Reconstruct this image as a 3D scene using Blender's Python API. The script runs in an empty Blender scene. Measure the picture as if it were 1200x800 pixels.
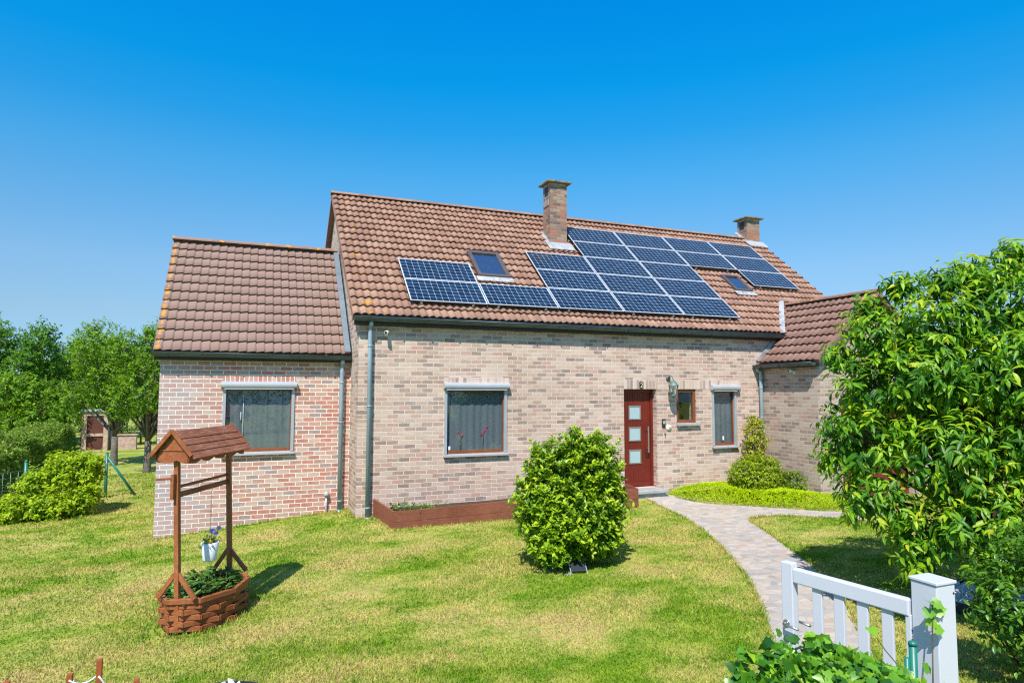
import bpy, bmesh, math, random
import numpy as np
from mathutils import Vector, Matrix
R = math.radians
random.seed(4); rng = np.random.default_rng(11)
S = bpy.context.scene
COL = S.collection
OFF = {}

# ------------------------------------------------------------------ helpers
def tag(o, label=None, cat=None, group=None, kind=None):
    if label: o['label'] = label
    if cat: o['category'] = cat
    if group: o['group'] = group
    if kind: o['kind'] = kind
    return o

def thing(name, label, cat, loc=(0, 0, 0), group=None):
    o = bpy.data.objects.new(name, None); COL.objects.link(o)
    o.empty_display_size = .2
    o.location = loc; OFF[o.name] = np.array(loc, float)
    return tag(o, label, cat, group)

class MB:
    def __init__(s): s.v = []; s.f = []; s.uv = {}; s.sm = []
    def poly(s, pts, uv=None):
        n = len(s.v); s.v += [tuple(map(float, p)) for p in pts]
        if uv: s.uv[len(s.f)] = uv
        s.f.append(tuple(range(n, n + len(pts))))
    def box(s, x0, y0, z0, x1, y1, z1):
        s.obox(((x0+x1)/2, (y0+y1)/2, (z0+z1)/2), (1, 0, 0), (0, 1, 0), (0, 0, 1), abs(x1-x0)/2, abs(y1-y0)/2, abs(z1-z0)/2)
    def obox(s, c, a, b, d, ha, hb, hd):
        c = np.array(c, float); a = np.array(a, float)*ha; b = np.array(b, float)*hb; d = np.array(d, float)*hd
        n = len(s.v)
        for k in (-1, 1):
            for (i, j) in ((-1, -1), (1, -1), (1, 1), (-1, 1)): s.v.append(tuple(c+a*i+b*j+d*k))
        for q in ((3, 2, 1, 0), (4, 5, 6, 7), (0, 1, 5, 4), (1, 2, 6, 5), (2, 3, 7, 6), (3, 0, 4, 7)): s.f.append(tuple(n+i for i in q))
    def bar(s, p, q, w, h, up=(0, 0, 1)):
        p = np.array(p, float); q = np.array(q, float); d = q-p; L = np.linalg.norm(d); d = d/L
        up = np.array(up, float); sd = np.cross(d, up)
        if np.linalg.norm(sd) < 1e-3: sd = np.cross(d, (1, 0, 0))
        sd /= np.linalg.norm(sd); u = np.cross(sd, d)
        s.obox((p+q)/2, sd, d, u, w/2, L/2, h/2)
    def tube(s, pts, rad, n=8, cap=True):
        pts = np.array(pts, float); m = len(pts)
        if np.isscalar(rad): rad = [rad]*m
        base = len(s.v); ref = np.array((.31, .17, .93))
        for i in range(m):
            d = pts[min(i+1, m-1)]-pts[max(i-1, 0)]; d /= (np.linalg.norm(d)+1e-9)
            a = np.cross(d, ref)
            if np.linalg.norm(a) < .1: a = np.cross(d, (1, 0, 0))
            a /= np.linalg.norm(a); b = np.cross(d, a)
            for k in range(n):
                t = 2*math.pi*k/n; s.v.append(tuple(pts[i]+(a*math.cos(t)+b*math.sin(t))*rad[i]))
        for i in range(m-1):
            for k in range(n):
                k2 = (k+1) % n
                s.sm.append(len(s.f)); s.f.append((base+i*n+k, base+i*n+k2, base+(i+1)*n+k2, base+(i+1)*n+k))
        if cap:
            s.f.append(tuple(base+k for k in range(n))[::-1]); s.f.append(tuple(base+(m-1)*n+k for k in range(n)))
    def lathe(s, prof, c, n=16, axis='z'):
        base = len(s.v); c = np.array(c, float)
        for (r, z) in prof:
            for k in range(n):
                t = 2*math.pi*k/n; p = (r*math.cos(t), r*math.sin(t), z)
                if axis == 'y': p = (p[0], -p[2], p[1])
                s.v.append(tuple(c+np.array(p)))
        for i in range(len(prof)-1):
            for k in range(n):
                k2 = (k+1) % n
                s.sm.append(len(s.f)); s.f.append((base+i*n+k, base+i*n+k2, base+(i+1)*n+k2, base+(i+1)*n+k))
        s.f.append(tuple(base+k for k in range(n))[::-1]); m = len(prof)-1
        s.f.append(tuple(base+m*n+k for k in range(n)))
    def build(s, name, mat, parent=None, bevel=0, smooth=False, label=None):
        me = bpy.data.meshes.new(name); off = np.zeros(3)
        if parent is not None: off = OFF[parent.name]
        V = np.array(s.v, float)-off
        me.from_pydata(V.tolist(), [], s.f)
        uvl = me.uv_layers.new(name='uv')
        W = np.array(s.v, float)
        for p in me.polygons:
            ex = s.uv.get(p.index); n = p.normal
            for j, li in enumerate(p.loop_indices):
                if ex: uvl.data[li].uv = ex[j]; continue
                q = W[me.loops[li].vertex_index]
                if abs(n.z) > .8: uvl.data[li].uv = (q[0], q[1])
                elif abs(n.y) >= abs(n.x): uvl.data[li].uv = (q[0], q[2])
                else: uvl.data[li].uv = (q[1]+.05, q[2])
        if smooth:
            me.polygons.foreach_set('use_smooth', [True]*len(me.polygons))
        elif s.sm:
            fl = [False]*len(me.polygons)
            for i in s.sm: fl[i] = True
            me.polygons.foreach_set('use_smooth', fl)
        me.materials.append(mat)
        o = bpy.data.objects.new(name, me); COL.objects.link(o)
        if parent is not None: o.parent = parent
        OFF[o.name] = off
        if bevel:
            b = o.modifiers.new('bevel', 'BEVEL'); b.width = bevel; b.segments = 2; b.limit_method = 'ANGLE'; b.angle_limit = R(40)
        if label: o['label'] = label
        return o

# ------------------------------------------------------------------ materials
def newmat(name):
    m = bpy.data.materials.new(name); m.use_nodes = True
    nt = m.node_tree; nt.nodes.clear()
    out = nt.nodes.new('ShaderNodeOutputMaterial'); return m, nt, out
def N(nt, t, **kw):
    n = nt.nodes.new('ShaderNode'+t)
    for k, v in kw.items():
        if k.startswith('i_'): n.inputs[k[2:].replace('_', ' ')].default_value = v
        elif isinstance(k, str): setattr(n, k, v)
    return n
def lk(nt, a, b): nt.links.new(a, b)
def c4(c): return (c[0], c[1], c[2], 1)
def ramp(nt, fac, stops, interp='LINEAR'):
    r = nt.nodes.new('ShaderNodeValToRGB'); r.color_ramp.interpolation = interp
    e = r.color_ramp.elements
    while len(e) > 1: e.remove(e[-1])
    e[0].position = stops[0][0]; e[0].color = c4(stops[0][1])
    for p, c in stops[1:]:
        x = e.new(p); x.color = c4(c)
    if fac is not None: lk(nt, fac, r.inputs['Fac'])
    return r.outputs['Color']
def mixc(nt, fac, a, b, mode='MIX'):
    m = nt.nodes.new('ShaderNodeMix'); m.data_type = 'RGBA'; m.blend_type = mode
    for i, x in ((0, fac), (6, a), (7, b)):
        if hasattr(x, 'links') or hasattr(x, 'is_output'): lk(nt, x, m.inputs[i])
        elif i == 0: m.inputs[0].default_value = x
        else: m.inputs[i].default_value = c4(x)
    return m.outputs[2]
def math_(nt, op, a, b=None):
    m = nt.nodes.new('ShaderNodeMath'); m.operation = op
    for i, x in ((0, a), (1, b)):
        if x is None: continue
        if hasattr(x, 'is_output'): lk(nt, x, m.inputs[i])
        else: m.inputs[i].default_value = x
    return m.outputs[0]
def noise(nt, vec, scale, detail=4, rough=.55, dim='3D'):
    n = nt.nodes.new('ShaderNodeTexNoise'); n.inputs['Scale'].default_value = scale
    n.inputs['Detail'].default_value = detail; n.inputs['Roughness'].default_value = rough
    if vec is not None: lk(nt, vec, n.inputs['Vector'])
    return n.outputs['Fac']
def mrange(nt, v, a, b, c=0, d=1):
    m = nt.nodes.new('ShaderNodeMapRange'); lk(nt, v, m.inputs['Value'])
    for k, x in (('From Min', a), ('From Max', b), ('To Min', c), ('To Max', d)): m.inputs[k].default_value = x
    return m.outputs['Result']
def mapping(nt, vec, sc=(1, 1, 1), loc=(0, 0, 0), rot=(0, 0, 0)):
    m = nt.nodes.new('ShaderNodeMapping'); lk(nt, vec, m.inputs['Vector'])
    m.inputs['Scale'].default_value = sc; m.inputs['Location'].default_value = loc; m.inputs['Rotation'].default_value = rot
    return m.outputs['Vector']
def bsdf(nt, out, col, rough=.6, metal=0, spec=.5, bump=None, bstr=.3, bdist=.01):
    p = nt.nodes.new('ShaderNodeBsdfPrincipled')
    if hasattr(col, 'is_output'): lk(nt, col, p.inputs['Base Color'])
    else: p.inputs['Base Color'].default_value = c4(col)
    if hasattr(rough, 'is_output'): lk(nt, rough, p.inputs['Roughness'])
    else: p.inputs['Roughness'].default_value = rough
    p.inputs['Metallic'].default_value = metal; p.inputs['Specular IOR Level'].default_value = spec
    if bump is not None:
        b = nt.nodes.new('ShaderNodeBump'); b.inputs['Strength'].default_value = bstr; b.inputs['Distance'].default_value = bdist
        lk(nt, bump, b.inputs['Height']); lk(nt, b.outputs['Normal'], p.inputs['Normal'])
    lk(nt, p.outputs[0], out.inputs['Surface']); return p
def simple(name, col, rough=.5, metal=0, spec=.5, var=.15, scale=6, bstr=.1):
    m, nt, out = newmat(name); tc = N(nt, 'TexCoord')
    n = noise(nt, tc.outputs['Object'], scale, 5)
    a = tuple(x*(1-var) for x in col); b = tuple(min(1, x*(1+var)) for x in col)
    bsdf(nt, out, ramp(nt, n, [(.3, a), (.7, b)]), rough, metal, spec, noise(nt, tc.outputs['Object'], scale*12, 3), bstr, .003)
    return m

def brick_mat(name, cols, mortar, stain=None, whit=None, dirt=.25, offset=.5, smear=.46, dark=False):
    m, nt, out = newmat(name); uv = N(nt, 'UVMap').outputs[0]
    # slight waviness so courses are not ruled lines
    nz = N(nt, 'TexNoise'); nz.inputs['Scale'].default_value = 26; nz.inputs['Detail'].default_value = 4; lk(nt, uv, nz.inputs['Vector'])
    add = N(nt, 'VectorMath', operation='MULTIPLY_ADD'); lk(nt, nz.outputs['Color'], add.inputs[0])
    add.inputs[1].default_value = (.016, .013, 0); lk(nt, uv, add.inputs[2])
    b = nt.nodes.new('ShaderNodeTexBrick'); lk(nt, add.outputs[0], b.inputs['Vector'])
    b.offset = offset; b.squash = 1
    b.inputs['Color1'].default_value = (0, 0, 0, 1); b.inputs['Color2'].default_value = (1, 1, 1, 1); b.inputs['Mortar'].default_value = (.5, .5, .5, 1)
    b.inputs['Scale'].default_value = 1; b.inputs['Mortar Size'].default_value = .0078; b.inputs['Mortar Smooth'].default_value = .35
    b.inputs['Bias'].default_value = 0; b.inputs['Brick Width'].default_value = .218; b.inputs['Row Height'].default_value = .0805
    bc = ramp(nt, b.outputs['Color'], [(i/len(cols), c) for i, c in enumerate(cols)], 'CONSTANT')
    if dark:
        lp = noise(nt, mapping(nt, uv, (.45, .6, 1), (1.3, .4, 0)), 1.0, 4, .6)
        bd = ramp(nt, b.outputs['Color'], [(i/len(cols), tuple(x*q for x, q in zip(c, (.87, .80, .75)))) for i, c in enumerate(cols)], 'CONSTANT')
        bc = mixc(nt, mrange(nt, lp, .42, .60, 1, .1), bc, bd)
    fine = noise(nt, uv, 60, 4, .65); med = noise(nt, mapping(nt, uv, (6, 16, 1)), 1, 4, .6)
    bc = mixc(nt, mrange(nt, fine, .45, .8, 0, .35), bc, mortar)
    bc = mixc(nt, mrange(nt, med, .55, .75, 0, .5), bc, tuple(x*.6 for x in cols[0]))
    # bricks smeared with mortar
    sm = noise(nt, mapping(nt, uv, (4.5, 9, 1)), 1.6, 6, .75)
    bc = mixc(nt, mrange(nt, sm, .5, .75, 0, smear), bc, mortar)
    mc = mixc(nt, mrange(nt, fine, .3, .8, 0, .5), mortar, tuple(x*.72 for x in mortar))
    col = mixc(nt, b.outputs['Fac'], bc, mc)
    crk = noise(nt, mapping(nt, uv, (7, 60, 1)), 1.5, 5, .7)
    col = mixc(nt, mrange(nt, crk, .60, .70, 0, .38), col, (.24, .185, .15))
    if whit is not None:      # lime bloom on part of the wall
        x0, x1, wc = whit
        sx = N(nt, 'SeparateXYZ'); lk(nt, uv, sx.inputs[0])
        g = mrange(nt, sx.outputs[0], x1, x0, 0, 1)
        g = math_(nt, 'MULTIPLY', g, mrange(nt, noise(nt, uv, 1.5, 5, .6), .25, .6, .45, 1))
        col = mixc(nt, math_(nt, 'MULTIPLY', g, .72), col, mixc(nt, b.outputs['Fac'], wc, (.72, .7, .68)))
    big = noise(nt, mapping(nt, uv, (1, .5, 1)), .9, 5, .6)
    col = mixc(nt, mrange(nt, big, .42, .7, 0, dirt), col, mixc(nt, .5, mortar, (.3, .24, .2)))
    # earth splash at foot
    h = math_(nt, 'SUBTRACT', 1, b.outputs['Fac'])
    hh = math_(nt, 'ADD', math_(nt, 'MULTIPLY', h, 1.0), math_(nt, 'MULTIPLY', fine, .5))
    bsdf(nt, out, col, .88, 0, .25, hh, .55, .008)
    return m

def tile_mat(name, cols, lich=.62, white=.0, lich_amt=.9):
    m, nt, out = newmat(name); tc = N(nt, 'TexCoord'); uv = N(nt, 'UVMap').outputs[0]
    fl = N(nt, 'VectorMath', operation='FLOOR'); lk(nt, uv, fl.inputs[0])
    wn = N(nt, 'TexWhiteNoise'); wn.noise_dimensions = '2D'; lk(nt, fl.outputs[0], wn.inputs['Vector'])
    n1 = noise(nt, tc.outputs['Object'], 2.2, 5, .6)
    t = math_(nt, 'ADD', math_(nt, 'MULTIPLY', wn.outputs['Value'], .45), math_(nt, 'MULTIPLY', n1, .55))
    col = ramp(nt, t, [(.2, cols[0]), (.5, cols[1]), (.8, cols[2])])
    n2 = noise(nt, tc.outputs['Object'], 34, 5, .7)
    col = mixc(nt, mrange(nt, n2, .5, .75, 0, .55), col, cols[3])
    if white: 
        n4 = noise(nt, tc.outputs['Object'], 11, 3, .6)
        col = mixc(nt, mrange(nt, n4, .70, .74, 0, white), col, (.62, .56, .48))
    at = N(nt, 'Attribute', attribute_name='edge')
    n3 = noise(nt, tc.outputs['Object'], 7.5, 5, .65)
    thr = math_(nt, 'SUBTRACT', n3, math_(nt, 'MULTIPLY', math_(nt, 'SUBTRACT', 1, at.outputs['Fac']), .22))
    col = mixc(nt, mrange(nt, thr, lich-.1, lich-.06, 0, lich_amt), col, (.62, .27, .02))
    bsdf(nt, out, col, .78, 0, .3, n2, .25, .006)
    return m

def wood_mat(name, c1, c2, axis=(1, 14, 14), rough=.6, worn=None, rotz=0):
    m, nt, out = newmat(name); tc = N(nt, 'TexCoord')
    v = mapping(nt, mapping(nt, tc.outputs['Object'], rot=(0, 0, rotz)), axis)
    n = noise(nt, v, 4, 6, .65); n2 = noise(nt, tc.outputs['Object'], 1.7, 4)
    col = mixc(nt, mrange(nt, n2, .35, .65), ramp(nt, n, [(.3, c1), (.7, c2)]), ramp(nt, n, [(.3, tuple(x*.7 for x in c1)), (.7, c1)]))
    if worn: col = mixc(nt, mrange(nt, noise(nt, v, 5, 6, .75), .53, .64, 0, .75), col, worn)
    bsdf(nt, out, col, rough, 0, .35, n, .3, .004)
    return m

def leaf_mat(name, stops, trans=.35, rough=.45, spec=.35):
    m, nt, out = newmat(name)
    at = N(nt, 'Attribute', attribute_name='lv')
    col = ramp(nt, at.outputs['Fac'], stops)
    p = nt.nodes.new('ShaderNodeBsdfPrincipled'); lk(nt, col, p.inputs['Base Color'])
    p.inputs['Roughness'].default_value = rough; p.inputs['Specular IOR Level'].default_value = spec
    t = N(nt, 'BsdfTranslucent')
    hs = N(nt, 'HueSaturation'); hs.inputs['Value'].default_value = 1.5; hs.inputs['Hue'].default_value = .485; lk(nt, col, hs.inputs['Color'])
    lk(nt, hs.outputs[0], t.inputs['Color'])
    mx = N(nt, 'MixShader'); mx.inputs[0].default_value = trans
    lk(nt, p.outputs[0], mx.inputs[1]); lk(nt, t.outputs[0], mx.inputs[2]); lk(nt, mx.outputs[0], out.inputs['Surface'])
    return m

M = {}
PALE = [(.55, .44, .365), (.41, .285, .225), (.58, .48, .405), (.52, .405, .33), (.32, .25, .215), (.57, .475, .415), (.50, .315, .255), (.59, .48, .40), (.25, .195, .175), (.53, .405, .335), (.46, .345, .275), (.56, .46, .38), (.37, .26, .215), (.51, .385, .31)]
PALE = [(a*1.03, b*.975, c*.94) for a, b, c in PALE]
M['brick_main'] = brick_mat('pale_brick', PALE, (.70, .585, .50), dark=True, smear=.4)
M['brick_wing'] = brick_mat('shaded_wing_brick', [tuple(x*.74 for x in c) for c in PALE], (.57, .48, .40))  # same pale brick, darkened to paint the grazing sun on the side wall
REDS = [(.43, .15, .105), (.39, .19, .135), (.49, .25, .185), (.40, .15, .11), (.50, .335, .26), (.45, .18, .125), (.30, .22, .205), (.52, .35, .27), (.42, .205, .15), (.46, .17, .115), (.46, .27, .20)]
M['brick_ext'] = brick_mat('red_brick', REDS, (.84, .76, .665), whit=(-3.5, -2.0, (.44, .385, .39)), dirt=.05, smear=.25)
M['soldier_main'] = brick_mat('pale_soldier_brick', PALE, (.69, .59, .51), offset=0)
M['soldier_ext'] = brick_mat('red_soldier_brick', REDS[:6]+REDS[7:], (.84, .76, .665), dirt=.03, offset=0, smear=.2)
M['brick_chim'] = brick_mat('chimney_brick', [(.36, .13, .075), (.26, .155, .11), (.38, .25, .17), (.15, .10, .085), (.33, .22, .15), (.42, .15, .085)], (.27, .23, .19), dirt=.2, smear=.15)
M['tile_main'] = tile_mat('old_clay_tile', [(.215, .112, .077), (.29, .158, .11), (.37, .22, .155), (.42, .28, .19)], .69, .75, .85)
M['tile_ext'] = tile_mat('brown_concrete_tile', [(.235, .148, .117), (.255, .163, .131), (.275, .178, .144), (.285, .188, .154)], .65, 0, .85)
M['tile_wing'] = tile_mat('wing_tile', [(.19, .105, .078), (.225, .125, .095), (.27, .155, .117), (.29, .185, .14)], .69, .3, .9)
M['zinc'] = simple('grey_zinc', (.085, .11, .115), .36, .5, .5, .2, 3)
M['zinc2'] = simple('dull_zinc', (.17, .215, .25), .5, .3)
M['pipe'] = simple('zinc_pipe', (.28, .37, .43), .42, .1, .5, .15, 3)
M['lead'] = simple('pale_lead', (.40, .41, .41), .5, .2, .5, .25, 5)
M['leadpatch'] = simple('lead_sheet', (.42, .43, .43), .55, .2, .5, .35, 7)
M['alu'] = simple('silver_aluminium', (.47, .485, .51), .35, .25, .5, .05, 3)
M['alu2'] = simple('grey_aluminium', (.42, .45, .475), .42, .3, .5, .08, 3)
M['dark'] = simple('dark_paint', (.025, .022, .022), .5, 0)
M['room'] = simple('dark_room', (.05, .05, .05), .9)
M['brownframe'] = wood_mat('brown_frame', (.20, .065, .025), (.27, .095, .04), (10, 10, 1.5), .45)
M['door'] = wood_mat('mahogany_door', (.14, .016, .009), (.20, .027, .014), (14, 14, .8), .38)
M['garage'] = wood_mat('garage_door_wood', (.17, .03, .022), (.21, .045, .032), (14, 14, .8), .5)
M['hutchdoor'] = wood_mat('hutch_door', (.10, .03, .02), (.14, .045, .028), (9, 9, 1), .6)
M['stone'] = simple('blue_stone', (.33, .34, .34), .7, 0, .3, .2, 5, .25)
M['capstone'] = None
M['wellwood'] = wood_mat('red_brown_stain', (.26, .075, .026), (.42, .155, .055), (6, 6, 6), .55)
M['wellroof'] = wood_mat('weathered_stain', (.25, .08, .036), (.39, .155, .08), (1.5, 22, 22), .6, (.50, .30, .19), R(-62.7))
M['planter'] = wood_mat('planter_stain', (.20, .062, .032), (.29, .10, .055), (1.2, 16, 22), .6, (.36, .18, .12))
M['soil'] = simple('soil', (.07, .05, .035), .95, 0, .1, .4, 20, .6)
M['pvc'] = simple('white_pvc', (.57, .58, .645), .35, 0, .5, .02, 2, .02)
M['steel'] = simple('brushed_steel', (.55, .55, .55), .28, .9, .5, .05)
M['white'] = simple('white_plastic', (.78, .78, .76), .35, 0, .5, .04)
M['green'] = simple('green_coating', (.012, .16, .115), .4, 0, .5, .2, 5)
M['wire'] = simple('green_wire', (.30, .40, .38), .4, .4)
M['verdigris'] = simple('verdigris', (.13, .20, .175), .55, .3, .5, .3, 20)
M['iron'] = simple('grey_iron', (.10, .115, .12), .5, .4, .5, .3, 20)
M['rust'] = wood_mat('rusty_stain', (.30, .075, .02), (.38, .12, .035), (10, 10, 2), .6)
M['rope'] = simple('white_rope', (.62, .63, .66), .8)
M['chain'] = simple('chain_steel', (.5, .45, .4), .4, .7)
M['pebble'] = simple('white_marble', (.74, .74, .72), .6, 0, .4, .12, 8, .3)
M['edge'] = simple('black_edging', (.02, .03, .036), .4)
M['bark'] = simple('bark', (.15, .13, .105), .9, 0, .2, .4, 9, .9)
M['barkdark'] = simple('dark_bark', (.075, .05, .04), .85, 0, .2, .4, 9, .9)
M['twig'] = simple('green_twig', (.11, .10, .04), .8, 0, .2, .3, 9)
M['sky_cap'] = None
def capmat():
    m, nt, out = newmat('lichened_slab'); tc = N(nt, 'TexCoord')
    n = noise(nt, tc.outputs['Object'], 9, 5, .7)
    col = ramp(nt, n, [(.35, (.12, .11, .09)), (.52, (.20, .175, .125)), (.62, (.36, .22, .05)), (.7, (.22, .20, .15))])
    bsdf(nt, out, col, .9, 0, .2, n, .4, .01); return m
M['capstone'] = capmat()

def glassmat(name, tint=(.9, .93, .94), base=.055):
    m, nt, out = newmat(name)
    t = N(nt, 'BsdfTransparent'); t.inputs[0].default_value = c4(tint)
    g = N(nt, 'BsdfGlossy'); g.inputs['Roughness'].default_value = .015; g.inputs[0].default_value = (.9, .95, 1, 1)
    f = N(nt, 'LayerWeight'); f.inputs['Blend'].default_value = .5
    fx = math_(nt, 'ADD', math_(nt, 'MULTIPLY', math_(nt, 'POWER', f.outputs['Facing'], 4), .8), base)
    mx = N(nt, 'MixShader'); lk(nt, fx, mx.inputs[0]); lk(nt, t.outputs[0], mx.inputs[1]); lk(nt, g.outputs[0], mx.inputs[2])
    lk(nt, mx.outputs[0], out.inputs['Surface']); return m
M['glass'] = glassmat('window_glass')
M['skyglass'] = glassmat('roof_window_glass', (.5, .6, .65), .5)
M['lampglass'] = glassmat('lamp_glass', (.85, .86, .86), .06)
def frost():
    m, nt, out = newmat('frosted_glass')
    bsdf(nt, out, (.36, .47, .49), .25, 0, .6); return m
M['frost'] = frost()
def curtain():
    m, nt, out = newmat('net_curtain')
    d = N(nt, 'BsdfDiffuse'); d.inputs[0].default_value = (.185, .205, .222, 1)
    t = N(nt, 'BsdfTransparent')
    mx = N(nt, 'MixShader'); mx.inputs[0].default_value = .04
    lk(nt, d.outputs[0], mx.inputs[1]); lk(nt, t.outputs[0], mx.inputs[2]); lk(nt, mx.outputs[0], out.inputs['Surface']); return m
M['curtain'] = curtain()
def solarmat():
    m, nt, out = newmat('solar_cells'); uv = N(nt, 'UVMap').outputs[0]
    b = nt.nodes.new('ShaderNodeTexBrick'); lk(nt, uv, b.inputs['Vector']); b.offset = 0
    b.inputs['Color1'].default_value = (0, 0, 0, 1); b.inputs['Color2'].default_value = (1, 1, 1, 1)
    b.inputs['Scale'].default_value = 1; b.inputs['Mortar Size'].default_value = .028; b.inputs['Mortar Smooth'].default_value = .2
    b.inputs['Brick Width'].default_value = 1; b.inputs['Row Height'].default_value = 1
    cell = ramp(nt, b.outputs['Color'], [(0, (.004, .017, .042)), (1, (.009, .034, .074))])
    # clipped cell corners
    fr = N(nt, 'VectorMath', operation='FRACTION'); lk(nt, uv, fr.inputs[0])
    sb = N(nt, 'VectorMath', operation='SUBTRACT'); lk(nt, fr.outputs[0], sb.inputs[0]); sb.inputs[1].default_value = (.5, .5, 0)
    ab = N(nt, 'VectorMath', operation='ABSOLUTE'); lk(nt, sb.outputs[0], ab.inputs[0])
    sx = N(nt, 'SeparateXYZ'); lk(nt, ab.outputs[0], sx.inputs[0])
    cor = mrange(nt, math_(nt, 'ADD', sx.outputs[0], sx.outputs[1]), .83, .86)
    fac = math_(nt, 'MAXIMUM', cor, b.outputs['Fac'])
    col = mixc(nt, fac, cell, (.27, .31, .36))
    p = bsdf(nt, out, col, .12, 0, .35)
    return m
M['solar'] = solarmat()

def lawn_color(nt):
    g = N(nt, 'NewGeometry').outputs['Position']
    flat = mapping(nt, g, (1, 1, 0))
    n1 = noise(nt, mapping(nt, flat, (.55, .9, 1), (3.1, 1.7, 0)), 1.0, 5, .62)
    n2 = noise(nt, mapping(nt, flat, (1, 1.2, 1), (9, 4, 0)), 2.3, 5, .65)
    n3 = noise(nt, flat, 14, 4, .7)
    green = mixc(nt, mrange(nt, n2, .35, .65), (.145, .30, .014), (.33, .44, .038))
    dry = mixc(nt, n3, (.56, .53, .13), (.70, .58, .22))
    brown = (.62, .44, .22)
    f = math_(nt, 'ADD', math_(nt, 'MULTIPLY', n1, .65), math_(nt, 'MULTIPLY', n2, .35))
    c = mixc(nt, mrange(nt, f, .42, .58, 0, .92), green, dry)
    f2 = math_(nt, 'ADD', math_(nt, 'MULTIPLY', n1, .5), math_(nt, 'MULTIPLY', n3, .5))
    c = mixc(nt, mrange(nt, f2, .525, .61, 0, .85), c, brown)
    c = mixc(nt, mrange(nt, n3, .3, .7, .35, 0), c, (.17, .25, .03))
    return c, n3
def lawnmat():
    m, nt, out = newmat('lawn_ground'); c, n = lawn_color(nt)
    c = mixc(nt, .35, c, (.12, .12, .03))
    bsdf(nt, out, c, .95, 0, .1, n, .6, .03); return m
def blademat():
    m, nt, out = newmat('grass_blades'); c, n = lawn_color(nt)
    at = N(nt, 'Attribute', attribute_name='lv')
    c = mixc(nt, .8, c, ramp(nt, at.outputs['Fac'], [(0, (.62, .66, .5)), (.5, (1, 1, 1)), (1, (1.4, 1.36, 1.25))]), 'MULTIPLY')
    d = N(nt, 'BsdfDiffuse'); lk(nt, c, d.inputs[0]); t = N(nt, 'BsdfTranslucent'); lk(nt, c, t.inputs[0])
    mx = N(nt, 'MixShader'); mx.inputs[0].default_value = .35
    lk(nt, d.outputs[0], mx.inputs[1]); lk(nt, t.outputs[0], mx.inputs[2]); lk(nt, mx.outputs[0], out.inputs['Surface']); return m
M['lawn'] = lawnmat(); M['blade'] = blademat()
def pathmat():
    m, nt, out = newmat('crazy_paving'); g = N(nt, 'NewGeometry').outputs['Position']
    nz = N(nt, 'TexNoise'); nz.inputs['Scale'].default_value = 3; lk(nt, g, nz.inputs['Vector'])
    ad = N(nt, 'VectorMath', operation='MULTIPLY_ADD'); lk(nt, nz.outputs['Color'], ad.inputs[0]); ad.inputs[1].default_value = (.16, .16, 0); lk(nt, g, ad.inputs[2])
    fl = mapping(nt, ad.outputs[0], (.8, 1.15, 0), rot=(0, 0, .5))
    v = N(nt, 'TexVoronoi', voronoi_dimensions='2D'); v.inputs['Scale'].default_value = 8.6; lk(nt, fl, v.inputs['Vector'])
    e = N(nt, 'TexVoronoi', voronoi_dimensions='2D', feature='DISTANCE_TO_EDGE'); e.inputs['Scale'].default_value = 8.6; lk(nt, fl, e.inputs['Vector'])
    sx = N(nt, 'SeparateColor'); lk(nt, v.outputs['Color'], sx.inputs[0])
    cell = ramp(nt, sx.outputs[0], [(0, (.43, .36, .295)), (.15, (.37, .34, .305)), (.3, (.46, .39, .315)), (.45, (.33, .32, .31)), (.6, (.48, .41, .34)), (.75, (.40, .30, .235)), (.83, (.28, .26, .25)), (.9, (.44, .38, .32))], 'CONSTANT')
    n = noise(nt, g, 9, 6, .65)
    cell = mixc(nt, mrange(nt, n, .35, .7, 0, .35), cell, (.42, .36, .30))
    jt = mrange(nt, e.outputs['Distance'], .02, .05, 1, 0)
    col = mixc(nt, math_(nt, 'MULTIPLY', jt, .75), cell, (.40, .345, .285))
    big = noise(nt, g, 1.3, 4)
    col = mixc(nt, mrange(nt, big, .45, .7, 0, .35), col, (.36, .32, .28))
    hh = math_(nt, 'ADD', math_(nt, 'SUBTRACT', 1, jt), math_(nt, 'MULTIPLY', n, .6))
    bsdf(nt, out, col, .82, 0, .3, hh, .5, .01); return m
M['path'] = pathmat()

# leaf materials (leaf age, for a few also painted light, -> colour)
M['lf_shedge'] = leaf_mat('sunny_hedge_leaf', [(0, (.05, .12, .012)), (.6, (.17, .29, .03)), (1, (.36, .48, .06))], .3, .55, .2)  # lighter copy of the hedge leaf, sunlight put into its colour
M['lf_laurel'] = leaf_mat('laurel_leaf', [(0, (.05, .13, .008)), (.4, (.15, .29, .010)), (.75, (.34, .50, .016)), (1, (.50, .58, .03))], .3, .38, .4)
M['lf_cherry'] = leaf_mat('cherry_leaf', [(0, (.015, .085, .010)), (.4, (.075, .23, .012)), (.75, (.25, .45, .014)), (.9, (.38, .55, .02)), (1, (.50, .52, .03))], .4, .42, .4)
M['lf_shrub'] = leaf_mat('shrub_leaf', [(0, (.10, .20, .010)), (.5, (.27, .42, .012)), (1, (.48, .60, .02))], .35, .5, .25)
M['lf_hedge'] = leaf_mat('hedge_leaf', [(0, (.035, .09, .014)), (.6, (.11, .215, .03)), (1, (.24, .36, .06))], .3, .55, .2)
M['lf_tree'] = leaf_mat('tree_leaf', [(0, (.045, .14, .008)), (.5, (.14, .29, .012)), (1, (.30, .46, .025))], .4, .5, .25)
M['lf_tree2'] = leaf_mat('dark_tree_leaf', [(0, (.03, .10, .010)), (.5, (.09, .24, .014)), (1, (.20, .38, .02))], .35, .5, .25)
M['lf_lime'] = leaf_mat('lime_leaf', [(0, (.24, .38, .006)), (.5, (.42, .58, .008)), (1, (.58, .70, .015))], .4, .5, .2)
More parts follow.
